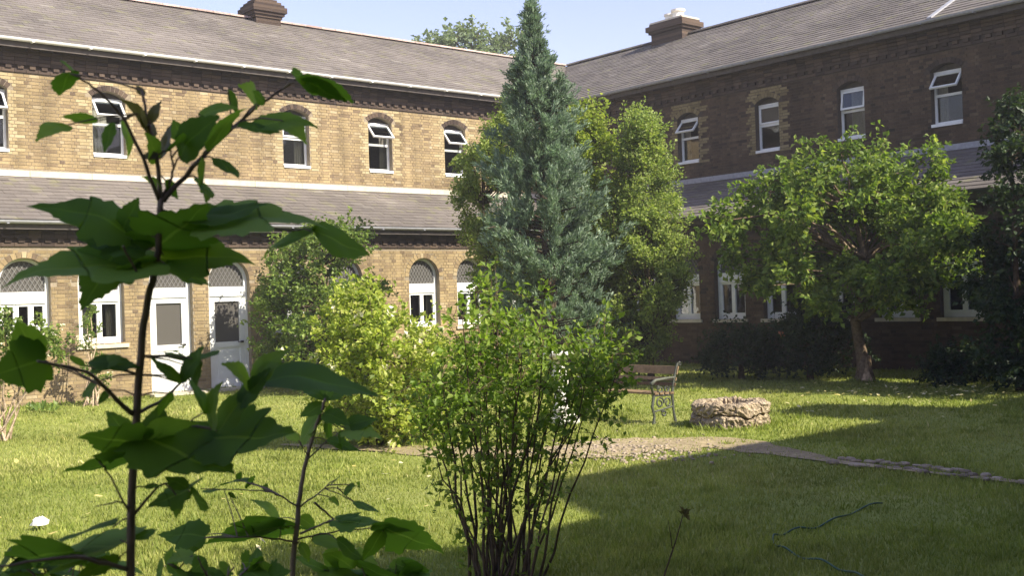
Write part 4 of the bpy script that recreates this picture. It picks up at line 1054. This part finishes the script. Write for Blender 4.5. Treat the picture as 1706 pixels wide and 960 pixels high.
st2 = [([down(483, 960, D2_), (484, 958), (495, 880), (500, 820), (513, 755), (530, 700), (542, 665)], .0075, .003),
       ([(513, 765), (545, 735, .05), (575, 715, .08)], .002, .001), ([(515, 760), (497, 735, -.04)], .0016, .0008),
       ([(497, 845), (465, 825, -.06), (440, 818, -.1), (335, 815, -.2)], .0022, .001), ([(500, 845), (540, 815, .05), (560, 800, .08)], .0022, .001),
       ([(497, 905), (440, 895, -.05), (340, 897, -.15)], .0026, .0012), ([(500, 890), (545, 870, .05), (560, 865, .08)], .003, .0014), ([(495, 900), (560, 885, .06), (640, 880, .1)], .0024, .0012), ([(524, 838, .03), (555, 865, .08)], .003, .002),
       ([(562, 812, .08), (580, 830, .1), (610, 850, .1)], .0016, .0008)]
lf2 = [(542, 668, 505, 640, 34, O), (542, 668, 575, 645, 36, O), (540, 675, 500, 690, 38, O), (538, 690, 580, 700, 44, O), (535, 700, 505, 720, 30, O), (540, 680, 560, 735, 40, O), (575, 715, 625, 690, 44, O), (575, 715, 640, 725, 40, 'lobed'), (542, 670, 545, 625, 34, O),
       (530, 690, 490, 745, 40, O), (575, 720, 560, 752, 26, O), (497, 735, 470, 715, 26, O), (545, 735, 600, 745, 30, O),
       (420, 805, 352, 800, 16, O), (395, 800, 402, 786, 18, O), (440, 818, 445, 806, 16, O), (375, 818, 335, 812, 16, O), (380, 822, 395, 830, 12, O), (412, 806, 420, 798, 10, O),
       (560, 800, 562, 792, 14, O), (575, 818, 588, 808, 18, O), (565, 838, 552, 830, 18, O), (590, 838, 632, 848, 16, O), (600, 812, 598, 805, 8, O),
       (500, 862, 530, 882, 40, O), (465, 865, 425, 825, 26, O), (470, 880, 370, 885, 28, 'lobed'), (480, 878, 400, 862, 14, O), (490, 882, 340, 878, 30, 'lobed'), (340, 897, 262, 880, 60, 'lobed'), (340, 890, 300, 925, 40, O),
       (560, 868, 640, 862, 30, 'lobed'), (565, 870, 600, 850, 20, O), (640, 880, 742, 905, 66, 'lobed', .05), (620, 885, 690, 870, 30, O), (560, 900, 610, 930, 40, O), (520, 900, 585, 905, 40, O), (500, 905, 520, 935, 30, O), (640, 885, 600, 930, 44, O)]
sapling('slender young sapling between the tall sycamore sapling and the multi-stemmed shrub', b2, st2, lf2, D2_)
# low leafy plants along the bottom edge
def low_plant(label, px, py, dep, pts, seed, kind=O):
    b = at(px, py, dep); b[2] = 0; stems = [([down(px + random.uniform(-8, 8), py, dep), (px, py), ((px + x) / 2, (py + y) / 2 - 10, random.uniform(-.1, .1)), (x, y, random.uniform(-.15, .15))], .004, .0014) for x, y in pts]
    lf = []
    for x, y in pts:
        for _ in range(3):
            a = random.uniform(0, 2 * math.pi); l = random.uniform(45, 100); lf.append((x + random.uniform(-14, 14), y + random.uniform(-8, 8), x + l * math.cos(a), y + l * .4 * math.sin(a), random.uniform(24, 56), random.choice((kind, 'lobed'))))
    sapling(label, b, stems, lf, dep, 'undergrowth_plant')
low_plant('dark leafy seedling clump at the bottom left corner of the view', 90, 1000, 2.2, [(20, 930), (70, 945), (130, 935), (190, 945), (40, 965)], 1)
low_plant('dark leafy seedling clump between the two saplings at the bottom edge', 360, 1010, 2.3, [(280, 940), (330, 930), (390, 945), (430, 935), (350, 960), (300, 965), (440, 965)], 2)
low_plant('dark leafy seedling clump left of the multi-stemmed shrub at the bottom edge', 620, 1010, 2.6, [(540, 950), (600, 940), (660, 945), (700, 955), (570, 965), (640, 965)], 3)
# bare twig with two forked tips, right of the shrub
tb = gnd(1098, 1000); tw = thing('dead_twig', tb, 'thin upright bare twig with a withered head in the shaded grass', 'twig'); dtw = (tb - EYE) @ cf
m = MB(); m.tube([tb - [0, 0, .03], at(1108, 955, dtw), at(1125, 905, dtw), at(1138, 858, dtw)], [.006, .005, .004, .0025], 6, .2); m.tube([at(1120, 915, dtw), at(1117, 890, dtw), at(1113, 868, dtw)], [.003, .0022, .0015], 5, .2); m.build('stem', STEM_D, tw, smooth=True)
q = np.repeat(at(1140, 858, dtw)[None], 26, 0) + rng.normal(0, .008, (26, 3)); leaves('withered_head', q, rng.normal(0, .6, (26, 3)) + [0, 0, .7], rng.uniform(.02, .05, 26), LF_RED, tw, .25)

# ------------------------------------------------------------------ bench
X0, X1, Y0, Y1 = -8.90, -8.52, -11.06, -9.62
bn = thing('park_bench', ((X0 + X1) / 2, (Y0 + Y1) / 2, 0), 'weathered slatted bench with ornate iron ends near the old well', 'bench')
def scroll(m, c, y, r, turns=1.25, t0=0, rad=.012, sgn=1):
    pts = [(c[0] + r * (1 - .65 * k / 16) * math.cos(t0 + sgn * 2 * math.pi * turns * k / 16), y, c[1] + r * (1 - .65 * k / 16) * math.sin(t0 + sgn * 2 * math.pi * turns * k / 16)) for k in range(17)]
    m.tube(pts, rad, 5, random.random())
for y in (Y0 + .03, Y1 - .03):
    m = MB()
    m.tube([(X0 + .0, y, 0), (X0 + .02, y, .10), (X0 - .015, y, .22), (X0 + .02, y, .36)], [.022, .016, .018, .02], 6, .6)          # front leg
    m.tube([(X1 + .03, y, 0), (X1 + .0, y, .12), (X1 - .02, y, .36), (X1 + .03, y, .55), (X1 + .10, y, .74)], [.022, .016, .02, .018, .016], 6, .6)  # back leg and post
    m.tube([(X0 + .0, y, .36), (X1 - .0, y, .345)], .016, 6, .5); m.tube([(X0 + .03, y, .16), (X1 - .01, y, .20)], .011, 5, .5)
    scroll(m, (X0 + .13, .26), y, .075); scroll(m, (X0 + .27, .25), y, .07, 1.2, math.pi, .011, -1); scroll(m, (X0 + .2, .13), y, .05, 1.2, 1.5)
    scroll(m, (X0 + .14, .43), y, .055, 1.2, 2); scroll(m, (X0 + .26, .43), y, .05, 1.2, .5, .011, -1); scroll(m, (X1 + .14, .735), y, .03, 1.1, 3)
    ob = m.build('iron_end', IRON, bn)
    a = MB(); a.tube([(X1 + .05, y, .565), (X1 - .12, y, .56), (X0 + .06, y, .55), (X0 - .02, y, .51), (X0 - .015, y, .46), (X0 + .01, y, .36)], [.014, .018, .02, .026, .018, .014], 7, .9); a.build('armrest', IRON, ob, smooth=True)
for k in range(4):
    x = X0 + .015 + k * .095; m = MB(); m.box(x, x + .07, Y0 + .002, Y1 - .002, .372 - .004 * k, .397 - .004 * k, t=random.random()); m.build('slat', WOOD, bn)
for (z0, z1) in ((.455, .495), (.52, .56), (.60, .70)):
    xa, xb = X1 + .015 + (z0 - .45) * .33, X1 + .015 + (z1 - .45) * .33
    m = MB(); m.hexa([(xa - .02, Y0, z0), (xa, Y0, z0), (xa, Y1, z0), (xa - .02, Y1, z0), (xb - .02, Y0, z1), (xb, Y0, z1), (xb, Y1, z1), (xb - .02, Y1, z1)], random.random()); m.build('slat', WOOD, bn)

# ------------------------------------------------------------------ old well kerb
wc = np.array([-8.38, -11.82, 0.0]); well = thing('stone_well', wc, 'low round rough stone well beside the bench', 'well')
def wz(c, q): return (0, .165, .315)[c] - .02 + (.022 * math.sin(5 * q + 2.1 * c) + .014 * math.sin(11 * q + c) if 0 < c else 0) * (.35 if c == 2 else 1)
for c in range(2):
    q = random.uniform(0, .3); qend = q + 2 * math.pi
    while q < qend - .12:
        dq = min(random.uniform(.45, .95), qend - q); 
        if qend - q - dq < .2: dq = qend - q
        a0, a1 = q + .003, q + dq - .003; ro, ri = .475 - .008 * c + random.uniform(-.018, .014), .31 + random.uniform(-.02, .015)
        m = MB(); vs = []; nz = 9; nr = 12
        for i in range(nz + 1):
            a = a0 + (a1 - a0) * i / nz; e = .012 if i in (0, nz) else 0
            z0, z1 = wz(c, a) + .002, wz(c + 1, a) - .002 + (random.uniform(-.012, .016) if c == 1 else 0)
            j = lambda k=.016: random.uniform(-k, k)
            ring = [(ri, z0), (ri + j(), z1 - .02), (ri + .03, z1), ((ri + ro) / 2 + j(), z1 + j(.008)), (ro - .05 + j(), z1 + j(.008)), (ro - .02 - e, z1 - .012)]
            ring += [(ro - e + j(.02), z1 - (z1 - z0) * f) for f in (.22, .4, .58, .76, .92)] + [(ro - .03 - e, z0)]
            vs += [(wc[0] + r * math.cos(a), wc[1] + r * math.sin(a), z) for r, z in ring]
        fs = [(i * nr + k, (i + 1) * nr + k, (i + 1) * nr + (k + 1) % nr, i * nr + (k + 1) % nr) for i in range(nz) for k in range(nr)] + [tuple(range(nr)), tuple(nz * nr + k for k in range(nr - 1, -1, -1))]
        m.add(vs, fs, random.uniform(.4, .7)); m.build('stone', OLDSTONE, well); q += dq
m = MB(); m.lathe([(.33, 0), (.33, .16), (.18, .19), (.05, .2)], wc, 18, wob=.03); m.build('soil', SOIL, well)

# ------------------------------------------------------------------ white pedestal, litter, hose, fallen leaves
pb = gnd(935, 707); ped = thing('stone_pedestal', pb, 'white stone pedestal with a flat round top, half hidden behind the multi-stemmed shrub', 'pedestal')
m = MB(); m.box(pb[0] - .17, pb[0] + .17, pb[1] - .17, pb[1] + .17, 0, .09); m.box(pb[0] - .13, pb[0] + .13, pb[1] - .13, pb[1] + .13, .09, .14); m.build('base', WHITESTONE, ped)
m = MB(); m.lathe([(.12, .14), (.13, .2), (.085, .26), (.075, .36), (.11, .5), (.115, .6), (.08, .72), (.07, .8), (.12, .84)], (pb[0], pb[1], 0), 20); m.build('shaft', WHITESTONE, ped, smooth=True)
m = MB(); m.lathe([(.14, .84), (.21, .87), (.22, .90), (.22, .925), (.19, .93), (.15, .915)], (pb[0], pb[1], 0), 22); m.build('top', WHITESTONE, ped, smooth=True)

lb = gnd(67, 882); m = MB(); vs = []; n = 9
for i in range(5):
    for j in range(n):
        q = 2 * math.pi * j / n; e = math.pi * i / 8; r = .05 * math.cos(e) * random.uniform(.7, 1.25) + .003
        vs.append((lb[0] + r * 1.2 * math.cos(q), lb[1] + r * math.sin(q), .035 + .055 * math.sin(e) * random.uniform(.8, 1.2)))
m.add(vs, [(i * n + j, i * n + (j + 1) % n, (i + 1) * n + (j + 1) % n, (i + 1) * n + j) for i in range(4) for j in range(n)] + [tuple(4 * n + j for j in range(n)), tuple(range(n))[::-1]])
tag(m.build('litter', PAPER, None, org=(lb[0], lb[1], 0)), 'small crumpled white paper lying on the sunlit lawn at left', 'litter')

hp = np.array([gnd(x, y) for x, y in ((1470, 842), (1425, 853), (1385, 874), (1345, 884), (1308, 890), (1285, 899), (1292, 913), (1325, 928), (1370, 941), (1410, 954), (1450, 975))]) + [0, 0, .014]
k = np.linspace(0, len(hp) - 1, 60); Q = np.stack([np.interp(k, np.arange(len(hp)), hp[:, i]) for i in range(3)], -1)
for _ in range(6): Q[1:-1] = (Q[:-2] + 2 * Q[1:-1] + Q[2:]) / 4
Q[:, 2] += .014 * np.sin(np.arange(60) * .7)
m = MB(); m.tube(Q, .0065, 8); tag(m.build('garden_hose', HOSE, None, smooth=True), 'thin green garden hose curving through the shaded grass', 'hose')

fl = np.array([gnd(random.gauss(1540, 95), random.uniform(642, 664)) for _ in range(190)] + [gnd(random.uniform(1150, 1700), random.uniform(640, 700)) for _ in range(60)] + [gnd(random.uniform(-100, 800), random.uniform(690, 930)) for _ in range(40)]) + [0, 0, .045]
fo = link('fallen_leaves', None, None, (0, 0, 0)); COL.objects.unlink(fo); bpy.data.objects.remove(fo)
n = len(fl); D = nrm(rng.normal(0, 1, (n, 3)) * [1, 1, .25]); Sd = nrm(np.cross(D, [0, 0, 1.0]) + rng.normal(0, .2, (n, 3))); L = rng.uniform(.05, .10, (n, 1))
V = np.stack([fl, fl + D * L * .5 + Sd * L * .3, fl + D * L, fl + D * L * .5 - Sd * L * .3], 1).reshape(-1, 3); V[:, 2] = np.maximum(V[:, 2], .03)
tag(link('fallen_leaves', raw_mesh('fallen_leaves', V, np.arange(4 * n).reshape(-1, 4), FALLEN, rng.random(n)), None, (0, 0, 0)), kind='stuff')

# ------------------------------------------------------------------ thin haze volume added to imitate lens veil and soften distance
hm = bpy.data.materials.new('veil_haze'); hm.use_nodes = True; hn = hm.node_tree.nodes; hn.remove(hn['Principled BSDF'])
pv_ = hn.new('ShaderNodeVolumePrincipled'); pv_.inputs['Color'].default_value = (.96, .94, .93, 1); pv_.inputs['Density'].default_value = .0016; pv_.inputs['Anisotropy'].default_value = .1
hm.node_tree.links.new(pv_.outputs[0], hn['Material Output'].inputs['Volume'])
m = MB(); m.box(-135, 135, -135, 135, -1.2, 17); tag(m.build('veil_haze', hm, None, org=(0, 0, 0)), kind='stuff')
